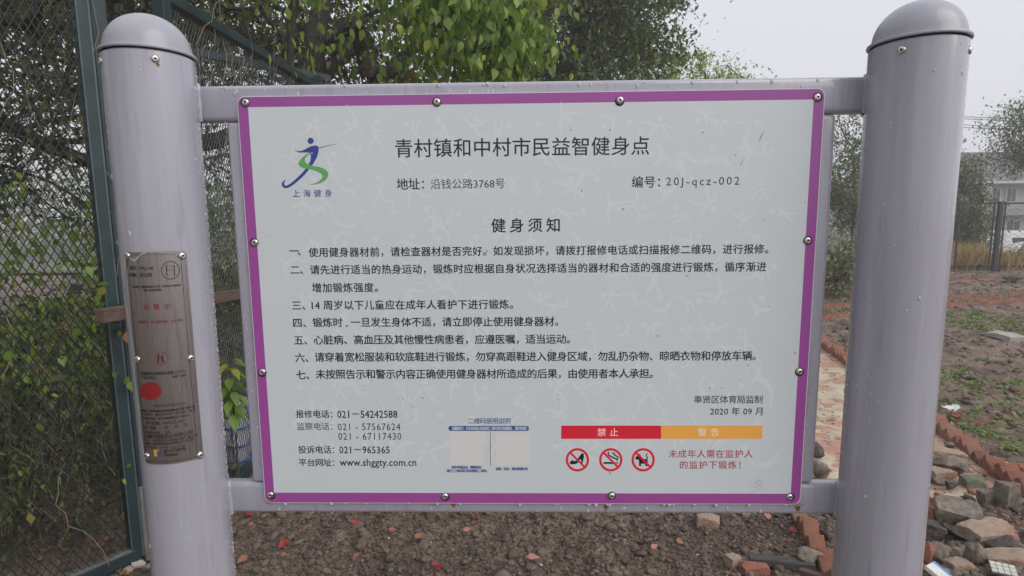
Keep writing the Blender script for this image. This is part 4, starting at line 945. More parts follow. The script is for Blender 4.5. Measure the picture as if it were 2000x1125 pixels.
heap('dark_soil', 500, 1575, 1645, 990, 1145, 'dark soil beside the left path edging', 44, M['clod'])
# charred plank, paper bits
a = G(1462, 1100); b = G(1590, 1118); pl = MB().bar((a[0], a[1], .022), (b[0], b[1], .03), .045, .03).out('charred_plank', M['char'], label='blackened wooden plank lying in the soil near the path edging', cat='plank'); bevel_obj(pl, .003)
a = G(1530, 1112); b = G(1620, 1134); pl = MB().bar((a[0]+.05, a[1]-.03, .018), (b[0], b[1]-.03, .02), .03, .018).out('splintered_plank', M['wood'], label='pale splintered strip of wood right of the charred plank', cat='plank')
def sheet(name, px, py, w, h, mt, label, cat, rz=0, tilt=.2, seed=1, z=0.0):
    g = G(px, py, z); rr = random.Random(seed); n = 6; V = []; F = []
    for i in range(n):
        for j in range(n):
            V.append(((i/(n-1)-.5)*w, (j/(n-1)-.5)*h, rr.uniform(0, .25)*min(w, h)*tilt+abs(i-2.5)*.06*w*tilt))
    for i in range(n-1):
        for j in range(n-1): a = i*n+j; F.append((a, a+n, a+n+1, a+1))
    o = link(name, raw_mesh(name, V, F, M[mt], False), None, (g[0], g[1], z+.018), (.1, 0, rz)); m = o.modifiers.new('thick', 'SOLIDIFY'); m.thickness = .0008
    return tag(o, label, cat)
sheet('crumpled_paper', 1857, 806, .11, .07, 'paper', 'crumpled white paper lying in the bed beside the right post', 'paper', .3, 1.2, 4, .03)
for i, (px, py, s, lab) in enumerate(((1866, 818, .07, 'red scrap just below the crumpled white paper'), (1913, 834, .055, 'red scrap alone on the dark soil right of the crumpled paper'))):
    sheet('red_scrap', px, py, s, s*.6, 'redleaf', lab, 'scrap', .5*i, 1.2, 7+i, .02)
gk = G(1832, 1120, .03); pk = empty('cigarette_pack', tuple(gk), 'white and blue cigarette pack at the foot of the right post', 'pack')
rk = Matrix.Rotation(.5, 3, 'Z') @ Matrix.Rotation(.35, 3, 'X')
o = MB().box((gk[0]-.026, gk[1]-.04, gk[2]-.01), (gk[0]+.026, gk[1]+.04, gk[2]+.01), rk).out('box', M['paper'], pk); bevel_obj(o, .002)
o = MB().box((gk[0]+.0265, gk[1]-.0405, gk[2]-.0105), (gk[0]+.038, gk[1]+.0405, gk[2]+.0105), rk, (gk[0], gk[1], gk[2])).out('blue_side', M['packblue'], pk)
gk = G(1952, 1124, .0); pt = empty('tile_fragment', tuple(gk), 'cream mosaic tile fragment at the bottom edge of the rubble', 'tile')
rk = Matrix.Rotation(-.45, 3, 'Z') @ Matrix.Rotation(.25, 3, 'X'); MB().box((gk[0]-.035, gk[1]-.03, .03), (gk[0]+.05, gk[1]+.03, .038), rk, tuple(gk)).out('backing', M['concrete'], pt)
for i in range(4):
    for j in range(3):
        x = gk[0]-.034+i*.021; y = gk[1]-.029+j*.0198; MB().box((x, y, .0385), (x+.0185, y+.0175, .0425), rk, tuple(gk)).out('tile', M['tile'], pt)
# fallen leaves in the soil under the board
LP = [(566, 1070, 'redleaf', 'vivid red leaf'), (700, 1032, 'redleaf', 'red leaf'), (560, 1068, 'redleaf', 'small red leaf'), (845, 1112, 'redleaf', 'bright red leaf'), (925, 1014, 'redleaf', 'long red leaf'),
      (812, 1072, 'brownleaf', 'brown leaf'), (550, 1097, 'pinkleaf', 'pink-brown leaf'), (1540, 1040, 'redleaf', 'orange-red leaf'), (1500, 1026, 'pinkleaf', 'pale pink leaf'), (1272, 1082, 'pinkleaf', 'pink leaf'),
      (482, 1012, 'redleaf', 'dark red leaf'), (496, 1034, 'pinkleaf', 'pinkish leaf'), (484, 1098, 'brownleaf', 'brown leaf'), (905, 1042, 'pinkleaf', 'pale leaf'), (1150, 1088, 'brownleaf', 'brown curled leaf'), (1320, 1068, 'brownleaf', 'dull brown leaf'),
      (1448, 1016, 'pinkleaf', 'tan leaf'), (690, 1092, 'brownleaf', 'dark brown leaf'), (1030, 1098, 'pinkleaf', 'tan leaf'), (760, 1050, 'brownleaf', 'rusty leaf'), (860, 1118, 'redleaf', 'red leaf')]
WH = ['under the lower left of the board', 'under the middle of the board', 'under the right half of the board']
DL = {}
for k in ('redleaf', 'brownleaf', 'pinkleaf'):
    DL[k] = [raw_mesh('fallen_leaf', np.array([v.co[:] for v in LEAFM[i].vertices]), [tuple(p.vertices) for p in LEAFM[i].polygons], M[k], True) for i in range(4)]
rr = random.Random(9)
used = {}
for i, (px, py, k, lab) in enumerate(LP):
    g = G(px, py); zg = float(ground_z(g[0], g[1])); o = link('fallen_leaf', rr.choice(DL[k]))
    a = rr.uniform(0, 6.28); o.matrix_world = Matrix.Translation((g[0], g[1], zg+.024)) @ leaf_rot((math.cos(a), math.sin(a)*.6, rr.uniform(-.1, .4)), (rr.uniform(-.4, .4), -.5, 1)).to_4x4() @ Matrix.Scale(rr.uniform(.035, .055), 4)
    rel = 'left post' if px < 620 else ('second bottom rivet' if px < 960 else ('third bottom rivet' if px < 1300 else 'lone half brick'))
    row = 'close below the board' if py < 1045 else 'well below the board'
    L = f'{lab} on the soil {row}, nearest the {rel}'
    tag(o, L, 'leaf', 'fallen leaves on the soil below the board')

# ------------------------------------------------------------------ the sign
YB = 0.0                      # front face of the board
sign = empty('notice_board', (0, 0, 0), 'grey steel notice board with purple bordered white panel between two round posts', 'notice board')
PCX, PCY, PRR = .511, -.020, .0555
posts = []
for s in (-1, 1):
    m = MB(); m.lathe([(PRR, -.1), (PRR, 1.7070), (PRR-.002, 1.7090), (0.0, 1.7090)], (s*PCX, PCY, 0), 96)
    p = m.out('post', M['paint'], sign, True); posts.append(p)
    sm = p.modifiers.new('edge', 'EDGE_SPLIT'); sm.split_angle = R_(35)
    prof = [(PRR-.001, 1.7105), (PRR+.0022, 1.7107), (PRR+.0027, 1.7122), (PRR+.0021, 1.7142), (PRR-.0022, 1.7157)]
    for a in np.linspace(0, math.pi/2, 18)[1:]: prof.append(((PRR-.0030)*math.cos(a)+.0002, 1.7157+.0490*math.sin(a)))
    c = MB().lathe(prof, (s*PCX, PCY, 0), 96).out('cap', M['paint_cap'], p, True); ce = c.modifiers.new('edge', 'EDGE_SPLIT'); ce.split_angle = R_(32)
def rivet_bm(r=.0052, h=.0026):
    m = MB(); prof = [(r, 0), (r*1.0, h*.18), (r*.86, h*.62), (r*.62, h*.92), (r*.36, h), (r*.30, h*.97), (r*.28, h*.45), (0.0, h*.4)]
    m.lathe(prof, (0, 0, 0), 24, 'y'); return m
RM = rivet_bm(); rivet_me = raw_mesh('rivet', RM.V, RM.F, M['rivet'], True)
PM = MB().lathe([(.0016, .0014), (.0016, .0020), (0.0, .0021)], (0, 0, 0), 12, 'y'); pin_me = raw_mesh('rivet_pin', PM.V, PM.F, M['black'], True)
WM_ = MB().lathe([(.0064, 0), (.0064, .0004), (0, .00045)], (0, 0, 0), 24, 'y'); wash_me = raw_mesh('washer', WM_.V, WM_.F, M['washer'], True)
def put_rivet(parent, p, ang=0.0, s=1.0, sub=True, washer=False):
    o = bpy.data.objects.new('rivet', rivet_me if True else None); COL.objects.link(o); o.parent = parent; o.location = Vector(p)-org(parent); o.rotation_euler = (random.uniform(-.06, .06), 0, ang); o.scale = (s, s, s)
    return o
# join pin into the rivet mesh through a second material
def rivet_full():
    V = RM.V+PM.V; F = RM.F+[tuple(i+len(RM.V) for i in f) for f in PM.F]; me = raw_mesh('rivet', V, F, [M['rivet'], M['black']], True)
    for i, pl in enumerate(me.polygons):
        if i >= len(RM.F): pl.material_index = 1
    return me
rivet_me = rivet_full()
for side, (px, py) in ((0, (303, 115)), (0, (197, 120)), (1, (1761, 98)), (1, (1894, 98))):
    s = -1 if side == 0 else 1; a, z = CYL(px, py, s*PCX, PCY, PRR)
    put_rivet(posts[side], (s*PCX+PRR*math.sin(a), PCY-PRR*math.cos(a), z), a, .98)
a, z = CYL(1782, 63, PCX, PCY, PRR-.006); MB().lathe([(.0019, .0), (.0019, .0012), (0, .0014)], (PCX+(PRR-.0125)*math.sin(a), PCY-(PRR-.0125)*math.cos(a)-.0005, z+.001), 12, 'y').out('drain_hole', M['black'], posts[1])

def rbox(lo, hi, r): o = MB().box(lo, hi); return o
XI = PCX-.025
for (z0, z1) in ((1.629, 1.678), (1.041, 1.0905)):
    o = rbox((-XI, .004, z0), (XI, .0265, z1), .006).out('cross_beam', M['paint'], sign); bevel_obj(o, .007, 4); shade_smooth(o)
    for s in (-1, 1):
        rad = []; pts = []; x = s*(PCX-PRR+.0035); cy = .024
        loop = [(.0038, -.0250), (.0262, -.0250), (.0262, .0250), (.0038, .0250), (.0038, -.0250)]
        rr = random.Random(int(z0*100)+s)
        for (a0, b0), (a1, b1) in zip(loop[:-1], loop[1:]):
            for t in np.linspace(0, 1, 7)[:-1]:
                yy = a0+(a1-a0)*t-PCY; dx = math.sqrt(max(PRR**2-yy*yy, 0)); pts.append((s*PCX-s*(dx+.0004), PCY+yy, (z0+z1)/2+(b0+(b1-b0)*t))); rad.append(.0026*rr.uniform(.7, 1.35))
        pts.append(pts[0]); rad.append(rad[0]); MB().tube(pts, rad, 8, False).out('weld', M['paint'], sign, True)
for s in (-1, 1):
    x0, x1 = sorted((s*.4255, s*.386)); o = MB().box((x0, .0045, 1.0912), (x1, .0260, 1.6283)).out('side_bar', M['paint'], sign); bevel_obj(o, .006, 4); shade_smooth(o)

# panel with rounded corners
BW, BH, ZC = .405, .3007, 1.361
def rrect(w, h, r, n=6):
    pts = []
    for cx, cz, a0 in ((w-r, h-r, 0), (-(w-r), h-r, 90), (-(w-r), -(h-r), 180), (w-r, -(h-r), 270)):
        for k in range(n+1):
            a = R_(a0+90*k/n); pts.append((cx+r*math.cos(a), cz+r*math.sin(a)))
    return pts
outl = rrect(BW, BH, .011); nO = len(outl)
V = [(x, YB, ZC+z) for x, z in outl]+[(x, YB+.0035, ZC+z) for x, z in outl]
panel = build('panel', V, [tuple(range(nO))[::-1]]+[tuple(range(nO, 2*nO))]+[(i, (i+1) % nO, nO+(i+1) % nO, nO+i) for i in range(nO)], M['panel_edge'], sign)
# the printed film: purple rim and white field
c = [YP(487, 208, YB), YP(1589, 196, YB), YP(1542, 964, YB), YP(531, 962, YB)]
ix = (abs(c[0][0])+abs(c[1][0])+abs(c[2][0])+abs(c[3][0]))/4; izt = (c[0][2]+c[1][2])/2-ZC; izb = (c[2][2]+c[3][2])/2-ZC
inn = []
for (x, z) in outl: inn.append((max(-ix, min(ix, x)), max(izb, min(izt, z))))
o2 = rrect(BW-.0011, BH-.0011, .010); V = [(x, YB-.0003, ZC+z) for x, z in o2]
corners = [(ix, izt), (-ix, izt), (-ix, izb), (ix, izb)]
V += [(x, YB-.0003, ZC+z) for x, z in corners]; per = nO//4; F = []
for q in range(4):
    ids = list(range(q*per, q*per+per)); 
    for a_, b_ in zip(ids[:-1], ids[1:]): F.append((a_, b_, nO+q))
    F.append((q*per+per-1, ((q+1)*per) % nO, nO+(q+1) % 4, nO+q))
border = build('border', V, [f[::-1] for f in F], M['purple'], panel)
build('field', [(x, YB-.0003, ZC+z) for x, z in corners], [(0, 1, 2, 3)][::1], M['panel'], panel)
for px, py in ((479, 200), (853, 199), (1211, 196), (1597, 190), (497, 474), (1578, 470), (512, 727), (1562, 726), (528, 967), (869, 970), (1195, 969), (1543, 971)):
    p = YP(px, py, YB-.001); put_rivet(panel, (p[0], YB-.0004, p[2]), 0, 1.02)
    o = bpy.data.objects.new('washer', wash_me); COL.objects.link(o); o.parent = panel; o.location = Vector((p[0]+random.uniform(-.0009, .0013), YB-.00035, p[2]+random.uniform(-.0012, .0006)))-org(panel)

# surfaces that carry print
class Flat:
    def pt(s, px, py): p = YP(px, py, YB); return p[0], p[2]
    def mp(s, A, off): return np.stack([A[:, 0], np.full(len(A), YB-.0003-off*.3), A[:, 1]], 1)
class Round:
    cx, cy, r = -PCX, PCY, PRR+.0012
    def pt(s, px, py): a, z = CYL(px, py, s.cx, s.cy, s.r); return a*s.r, z
    def mp(s, A, off):
        a = A[:, 0]/s.r; r = s.r+off; return np.stack([s.cx+r*np.sin(a), s.cy-r*np.cos(a), A[:, 1]], 1)
FL, RD = Flat(), Round()
_tc = {}
def glyphs(txt, sp, off):
    cu = bpy.data.curves.new('lettering', 'FONT'); cu.body = txt; cu.size = 1.0; cu.space_character = sp; cu.resolution_u = 2; cu.offset = off; cu.fill_mode = 'FRONT' if hasattr(cu, 'fill_mode') else cu.fill_mode
    o = bpy.data.objects.new('lettering', cu); COL.objects.link(o); dg = bpy.context.evaluated_depsgraph_get(); me = o.evaluated_get(dg).to_mesh()
    V = np.array([v.co[:2] for v in me.vertices]).reshape(-1, 2); F = [tuple(p.vertices) for p in me.polygons]
    o.evaluated_get(dg).to_mesh_clear(); bpy.data.objects.remove(o); bpy.data.curves.remove(cu)
    return V, F
def text(parent, txt, x0, x1, yc, h, m, bold=0.0, surf=FL, off=.0004, latin=False, name='lettering'):
    """h: glyph height in pixels; stretched by its letter spacing so that it runs from x0 to x1."""
    a, zc = surf.pt(x0, yc); b, _ = surf.pt(x1, yc); _, zt = surf.pt(x0, yc-h/2); _, zb = surf.pt(x0, yc+h/2); W = b-a; H = zt-zb
    if latin: k = H/.72
    else: k = H/.92
    xs = .86 if latin else 1.0
    V, F = glyphs(txt, 1.0, 0); w0 = np.ptp(V[:, 0])*k*xs
    if len(txt) > 1:
        V2, _ = glyphs(txt, 1.5, 0); w1 = np.ptp(V2[:, 0])*k*xs; sp = 1+.5*(W-w0)/(w1-w0) if abs(w1-w0) > 1e-9 else 1
        sp = max(sp, .6)
        V, F = glyphs(txt, sp, 0)
    V = V*k; V[:, 0] *= W/np.ptp(V[:, 0])if True else 1; V[:, 0] += a-V[:, 0].min(); mid = (V[:, 1].max()+V[:, 1].min())/2; V[:, 1] += zc-mid
    if not bold: return build(name, surf.mp(V, off), F, M[m], parent)
    W3 = []; F3 = []; e = bold*k*.95; nv_ = len(V)
    for q, (dx, dz) in enumerate(((e, e*.4), (-e, -e*.4), (e*.3, -e*.8), (-e*.3, e*.8))):
        W3.append(surf.mp(V+np.array([dx, dz]), off+q*.00002)); F3 += [tuple(i+q*nv_ for i in f) for f in F]
    return build(name, np.concatenate(W3), F3, M[m], parent)
def poly(parent, name, pts, m, surf=FL, off=.00015, smooth=0, fan=False):
    A = np.array([surf.pt(*p) for p in pts])
    if smooth:
        n = len(A); out = []
        for i in range(n):
            p0, p1, p2, p3 = A[i-1], A[i], A[(i+1) % n], A[(i+2) % n]
            for t in np.arange(smooth)/smooth: out.append(.5*((2*p1)+(-p0+p2)*t+(2*p0-5*p1+4*p2-p3)*t*t+(-p0+3*p1-3*p2+p3)*t**3))
        A = np.array(out)
    tri = tessellate_polygon([[Vector((x, y, 0)) for x, y in A]])
    P3 = surf.mp(A, off)
    # consistent facing towards the viewer
    return build(name, P3, [tuple(t) for t in tri], M[m], parent)
def circle(cx, cy, r, n=40): return [(cx+r*math.cos(a), cy+r*math.sin(a)) for a in np.linspace(0, 2*math.pi, n, endpoint=False)]
def ring(parent, name, cx, cy, r0, r1, m, surf=FL, off=.0004, n=48):
    A = np.array([surf.pt(*p) for p in circle(cx, cy, r1, n)+circle(cx, cy, r0, n)])
    return build(name, surf.mp(A, off), [(i, (i+1) % n, n+(i+1) % n, n+i) for i in range(n)], M[m], parent)
def stroke_pts(pts, ws, n=10):
    """Tapered ribbon outline through control points (pixels)."""
    P = np.array(pts, float); W = np.array(ws, float); k = len(P); out = []; wo_ = []
    for i in range(k-1):
        p0 = P[max(i-1, 0)]; p1 = P[i]; p2 = P[i+1]; p3 = P[min(i+2, k-1)]
        for t in np.arange(n)/n:
            out.append(.5*((2*p1)+(-p0+p2)*t+(2*p0-5*p1+4*p2-p3)*t*t+(-p0+3*p1-3*p2+p3)*t**3)); wo_.append(W[i]*(1-t)+W[i+1]*t)
    out.append(P[-1]); wo_.append(W[-1]); C = np.array(out); w = np.array(wo_); d = np.gradient(C, axis=0); d /= np.linalg.norm(d, axis=1, keepdims=True)+1e-9; nrm = np.stack([-d[:, 1], d[:, 0]], 1)
    return C+nrm*w[:, None]/2, C-nrm*w[:, None]/2
def stroke(parent, name, pts, ws, m, surf=FL, off=.0004, n=8):
    a, b = stroke_pts(pts, ws, n); A = np.array([surf.pt(*p) for p in a]+[surf.pt(*p) for p in b]); k = len(a)
    return build(name, surf.mp(A, off), [(i, i+1, k+i+1, k+i) for i in range(k-1)], M[m], parent)

# faint dancing figures behind the text
FIG = [
 ([(0, 0, 6)], [([(-26, 14), (-6, 12), (10, 22), (16, 40)], [0, 5, 8, 1]), ([(-22, 26), (-2, 22), (12, 34)], [0, 5, 0])]),
 ([(0, 0, 6)], [([(12, -4), (8, 14), (2, 30), (-14, 58)], [0, 6, 10, 0]), ([(2, 26), (12, 44), (18, 60)], [7, 5, 0]), ([(-16, 18), (-4, 16), (6, 20)], [0, 5, 5])]),
 ([(0, 0, 6)], [([(10, -22), (22, -4), (14, 16), (-12, 22)], [0, 7, 8, 0]), ([(12, 14), (26, 18), (30, 32)], [5, 6, 0])]),
 ([(0, 0, 6)], [([(-34, -14), (-14, 4), (10, 12), (34, -16)], [0, 7, 9, 0]), ([(4, 10), (0, 24), (-12, 36)], [8, 6, 0])]),
 ([(0, 0, 6)], [([(-8, 12), (6, 8), (12, 18), (4, 26), (10, 34)], [1, 5, 5, 4, 0])]),
 ([(0, 0, 6)], [([(-26, 24), (-12, 12), (8, 14), (30, 4)], [0, 6, 6, 0]), ([(-4, 12), (-14, 32), (-30, 44)], [6, 6, 0]), ([(2, 12), (18, 30), (20, 48)], [6, 5, 0])]),
 ([(0, 0, 6)], [([(14, 10), (22, 30), (10, 52), (-20, 62)], [0, 8, 9, 0]), ([(12, 8), (30, 0), (44, 8)], [0, 4, 0])]),
]
rr = random.Random(12); fi = 0
for row in range(13):
    for colm in range(17):
        cx = 552+colm*62+(31 if row % 2 else 0)+rr.uniform(-8, 8); cy = 240+row*57+rr.uniform(-8, 8)
        if cx > 1525-(cy-240)*.04 or cy > 878 or cx < 560+(cy-240)*.04: continue
        hd, limbs = FIG[(row*3+colm*5+rr.randint(0, 1)) % len(FIG)]; a = rr.choice((0, 0, .3, -.4, 1.3, -1.2, 2.4)); s = rr.uniform(.8, 1.15); fl = rr.choice((-1, 1))
        def T(p): x, y = p[0]*s*fl, p[1]*s; return (cx+x*math.cos(a)-y*math.sin(a), cy+x*math.sin(a)+y*math.cos(a))
        AV = []; AF = []; fi += 1
        for (hx, hy, hr_) in hd:
            c0 = T((hx, hy)); A = np.array([FL.pt(*p) for p in circle(c0[0], c0[1], hr_*s, 12)]); AV.extend(map(tuple, FL.mp(A, .00004+(fi*7 % 29)*.000008))); AF.append(tuple(range(12)))
        for li, (pts, ws) in enumerate(limbs):
            a_, b_ = stroke_pts([T(p) for p in pts], [w*s for w in ws], 6); A = np.array([FL.pt(*p) for p in a_]+[FL.pt(*p) for p in b_]); k = len(a_); n = len(AV)
            AV.extend(map(tuple, FL.mp(A, .00004+((fi*7+(li+1)*3) % 29)*.000008))); AF.extend([(n+i, n+i+1, n+k+i+1, n+k+i) for i in range(k-1)])
        build('figure_print', AV, AF, M['figure'], panel)

T_ = lambda *a, **k: text(panel, *a, **k)
T_('青村镇和中村市民益智健身点', 772, 1268, 290, 35.5, 'ink', .008)
T_('地址：', 775, 828, 359.5, 22, 'ink', .014); T_('沿钱公路3768号', 841, 986, 359.5, 19.5, 'ink2', .0)
T_('编号：', 1234, 1289, 355.5, 22, 'ink', .012); T_('20J-qcz-002', 1301, 1444, 357, 21, 'ink2', .0)
T_('健 身 须 知', 960, 1093, 440.5, 27, 'ink', .016)
BODY = [('一、', 566, 587, 603, 1500, 493, '使用健身器材前，请检查器材是否完好。如发现损坏，请拨打报修电话或扫描报修二维码，进行报修。'),
        ('二、', 568, 592, 606, 1496, 527, '请先进行适当的热身运动，锻炼时应根据自身状况选择适当的器材和合适的强度进行锻炼，循序渐进'),
        ('', 0, 0, 610, 738, 562, '增加锻炼强度。'),
        ('三、', 571, 596, 609, 1002, 596, '14 周岁以下儿童应在成年人看护下进行锻炼。'),
        ('四、', 573, 598, 611, 1090, 630, '锻炼时 , 一旦发生身体不适，请立即停止使用健身器材。'),
        ('五、', 575, 600, 613, 1113, 664, '心脏病、高血压及其他慢性病患者，应遵医嘱，适当运动。'),
        ('六、', 577, 602, 615, 1476, 697.5, '请穿着宽松服装和软底鞋进行锻炼，勿穿高跟鞋进入健身区域，勿乱扔杂物、晾晒衣物和停放车辆。'),
        ('七、', 579, 604, 617, 1275, 731, '未按照告示和警示内容正确使用健身器材所造成的后果，由使用者本人承担。')]
for num, a, b, x0, x1, yc, s in BODY:
    if num: T_(num, a, b, yc+1, 18, 'ink', .018)
    T_(s, x0, x1, yc, 18.1, 'ink', .018)
T_('报修电话：', 578, 649, 808.5, 14.8, 'ink', .016); T_('021－54242588', 659, 776, 809, 14.5, 'ink', .012, latin=True)
T_('监察电话：', 580, 649, 832.5, 14.8, 'ink2', .0); T_('021 - 57567624', 660, 782, 833.5, 14, 'ink2', .0, latin=True); T_('021 - 67117430', 661, 784, 852, 14, 'ink2', .0, latin=True)
T_('投诉电话：', 583, 653, 878, 14.8, 'ink', .014); T_('021－965365', 663, 761, 878.5, 14, 'ink', .012, latin=True)
T_('平台网址：', 584, 653, 903, 14.8, 'ink', .014); T_('www.shggty.com.cn', 664, 813, 905, 14.5, 'ink', .012, latin=True)
T_('奉贤区体育局监制', 1355, 1489, 780, 15.4, 'ink', .008); T_('2020 年 09 月', 1387, 1489, 803, 15.5, 'ink', .010)
T_('二维码使用说明', 914, 997, 822, 11.5, 'navy', .008)
poly(panel, 'blue_pill', [(880+4*math.cos(a), 836.5+4.8*math.sin(a)) for a in np.linspace(math.pi/2, 3*math.pi/2, 9)]+[(1029+4*math.cos(a), 836.5+4.8*math.sin(a)) for a in np.linspace(-math.pi/2, math.pi/2, 9)], 'navy', off=.0003)
T_('温馨提示：扫码前请认真查看二维码是否被覆盖，谨防假冒！', 882, 1029, 836.5, 6.6, 'whiteink', .02)
for x0, x1 in ((879, 944), (969, 1035)): poly(panel, 'blank_square', [(x0, 845), (x1, 845), (x1, 909), (x0, 909)], 'qrback', off=.0003)
poly(panel, 'divider', [(957, 843), (958, 843), (958.6, 910), (957.6, 910)], 'ink2')
T_('更多申城运动、赛事咨询', 882, 940, 912.5, 5.8, 'navy', .03); T_('请扫“上海体育”政务微信二维码', 872, 951, 919.3, 5.8, 'navy', .03); T_('保修、投诉、建议等请扫码', 968, 1031, 915.5, 5.8, 'navy', .03)
poly(panel, 'red_band', [(1096, 831), (1291, 831), (1291, 857), (1096, 857)], 'red', off=.0003); poly(panel, 'orange_band', [(1291.2, 831), (1489, 831), (1488.5, 857), (1291.2, 857)], 'orange', off=.0003)
T_('禁 止', 1167, 1207, 844, 15.5, 'palepink', .012); T_('警 告', 1363, 1404, 844, 15.5, 'paleor', .006)
T_('未成年人需在监护人', 1306, 1470, 886, 15.5, 'redtext', .008); T_('的监护下锻炼！', 1328, 1446, 907.5, 15.5, 'redtext', .010)
# prohibition signs; crop coordinates: x = 1090 + u/9.524, y = 860 + v/9.524
U = lambda pts: [(1090+u/9.524, 860+v/9.524) for u, v in pts]
for i, cx in enumerate((360, 980, 1582)):
    c0 = U([(cx, 360)])[0]; ps = ring(panel, 'prohibition_sign', c0[0], c0[1], 18.2, 22.8, 'red', off=.0005)
    d = 19*.7071; w = 2.0
    poly(ps, 'slash', [(c0[0]-d-w*.7, c0[1]-d+w*.7), (c0[0]-d+w*.7, c0[1]-d-w*.7), (c0[0]+d+w*.7, c0[1]+d-w*.7), (c0[0]+d-w*.7, c0[1]+d+w*.7)], 'red', off=.00048)
    if i == 0: poly(ps, 'shoe', U([(212, 430), (245, 370), (260, 365), (300, 385), (345, 375), (380, 320), (430, 250), (455, 235), (475, 250), (482, 300), (465, 370), (455, 430), (440, 430), (425, 360), (405, 350), (385, 385), (350, 430), (300, 442), (230, 440)]), 'ink', off=.0004)
    if i == 1:
        poly(ps, 'cigarette', U([(845, 402), (1060, 402), (1060, 436), (845, 436)]), 'ink', off=.0004)
        for q in (1070, 1086, 1102): poly(ps, 'cigarette_end', U([(q, 402), (q+9, 402), (q+9, 436), (q, 436)]), 'ink', off=.0004)
        stroke(ps, 'smoke', U([(940, 212), (930, 245), (950, 280), (1000, 305), (1040, 328), (1085, 345), (1102, 380)]), [2.6]*7, 'ink', off=.0004)
        stroke(ps, 'smoke', U([(1005, 240), (1040, 240), (1055, 275), (1090, 292), (1115, 315), (1108, 345)]), [2.4]*6, 'ink', off=.0004)
    if i == 2:
        poly(ps, 'cat', U([(1438, 320), (1460, 290), (1500, 265), (1518, 240), (1528, 270), (1550, 300), (1580, 340), (1660, 350), (1668, 400), (1662, 478), (1622, 475), (1620, 432), (1545, 432), (1543, 475), (1505, 475), (1505, 370), (1480, 355), (1450, 358), (1436, 340)]), 'ink', off=.0004)
        stroke(ps, 'tail', U([(1655, 350), (1660, 320), (1638, 285), (1645, 255), (1670, 242)]), [2.2, 2.2, 1.9, 1.6, 1.4], 'ink', off=.0004)
# emblem; crop coordinates: x = 540 + u/8.036, y = 255 + v/8.036
E_ = lambda pts: [(540+u/8.036, 255+v/8.036) for u, v in pts]
lg = poly(panel, 'emblem', E_([(290, 308), (340, 322), (400, 317), (450, 295), (520, 257), (590, 236), (640, 240), (663, 270), (662, 320), (642, 400), (605, 475), (552, 552), (500, 545), (530, 480), (540, 420), (532, 370), (505, 347), (440, 345), (370, 345), (325, 332)]), 'blue', smooth=4, off=.0003)
c0 = E_([(537, 162)])[0]; poly(lg, 'head', circle(c0[0], c0[1], 6.1, 32), 'blue', off=.0003)
stroke(lg, 'leg', E_([(492, 596), (430, 672), (360, 742), (280, 812), (210, 862), (150, 884), (108, 862), (108, 818), (150, 772)]), [6.2, 6.2, 5.8, 5.4, 5.2, 5.0, 5.4, 4.2, .2], 'blue', off=.0003)
poly(lg, 'sash', E_([(492, 362), (415, 418), (352, 498), (362, 552), (420, 588), (520, 606), (620, 636), (695, 675), (722, 718), (700, 765), (640, 812), (560, 842), (495, 853), (600, 845), (700, 818), (780, 768), (815, 700), (800, 642), (750, 602), (680, 574), (600, 560), (540, 546), (480, 518), (448, 482), (452, 440), (490, 392), (520, 375)]), 'green', smooth=4, off=.00045)
stroke(lg, 'lance', E_([(668, 276), (800, 240), (960, 203)]), [2.2, 1.7, .3], 'spear', off=.00045)
T_('上海健身', 572, 648, 378, 14, 'blue', .01)
# dirt marks
rr = random.Random(44); AVd = []; AFd = []
for k in range(150):
    if k < 80: px, py = 1482+rr.gauss(0, 7), 946+rr.gauss(0, 8)
    elif k < 100: px, py = 505+rr.uniform(0, 25), 445+rr.uniform(0, 60)
    else: px, py = rr.uniform(540, 1540), rr.uniform(220, 950)
    r = rr.uniform(.25, .9); n = len(AVd); A = np.array([FL.pt(px+r*math.cos(a)*rr.uniform(.6, 1.2), py+r*math.sin(a)) for a in np.linspace(0, 5.4, 6)]); AVd.extend(map(tuple, FL.mp(A, .0005))); AFd.append(tuple(range(n, n+6)))
build('dirt_specks', AVd, AFd, M['rustpale'], panel, kind='stuff')
for px, py, w, h in ((1448, 318, 3, 14), (1486, 268, 4, 22)):
    stroke(panel, 'scuff_mark', [(px+w*1.5, py-h/2), (px, py), (px-w, py+h/2)], [.3, w*.55, .2], 'rustpale', off=.0005)

# rust stains on the lower beam and below one cap rivet
def stain(parent, pts, m, y=.004): return build('rust_stain', [(p[0], y-.0003, p[2]) for p in (YP(a, b, y) for a, b in pts)], [tuple(range(len(pts)))], M[m], parent)
for cx, cy, w, h in ((885, 984, 5, 12), (1180, 985, 10, 8), (1184, 990, 4, 12), (1552, 985, 22, 8), (1558, 990, 6, 14), (845, 984, 22, 6), (528, 982, 10, 6)):
    rr = random.Random(int(cx)); n = 9; up = [(cx-w+2*w*i/n, cy-1.5) for i in range(n+1)]; dn = [(cx+w-2*w*i/n, cy+h*(1-abs(i/n-.5)*2)**.6*rr.uniform(.4, 1)) for i in range(n+1)]
    stain(sign, up+dn, 'rust' if w < 8 else 'rustpale')
a, z = CYL(308, 126, -PCX, PCY, PRR)
A = np.array([RD.pt(*p) for p in ((303, 121), (310, 122), (313, 127), (309, 131), (306, 127))]); build('rust_stain', RD.mp(A, -.0009), [(0, 1, 2, 3, 4)], M['rust'], posts[0])

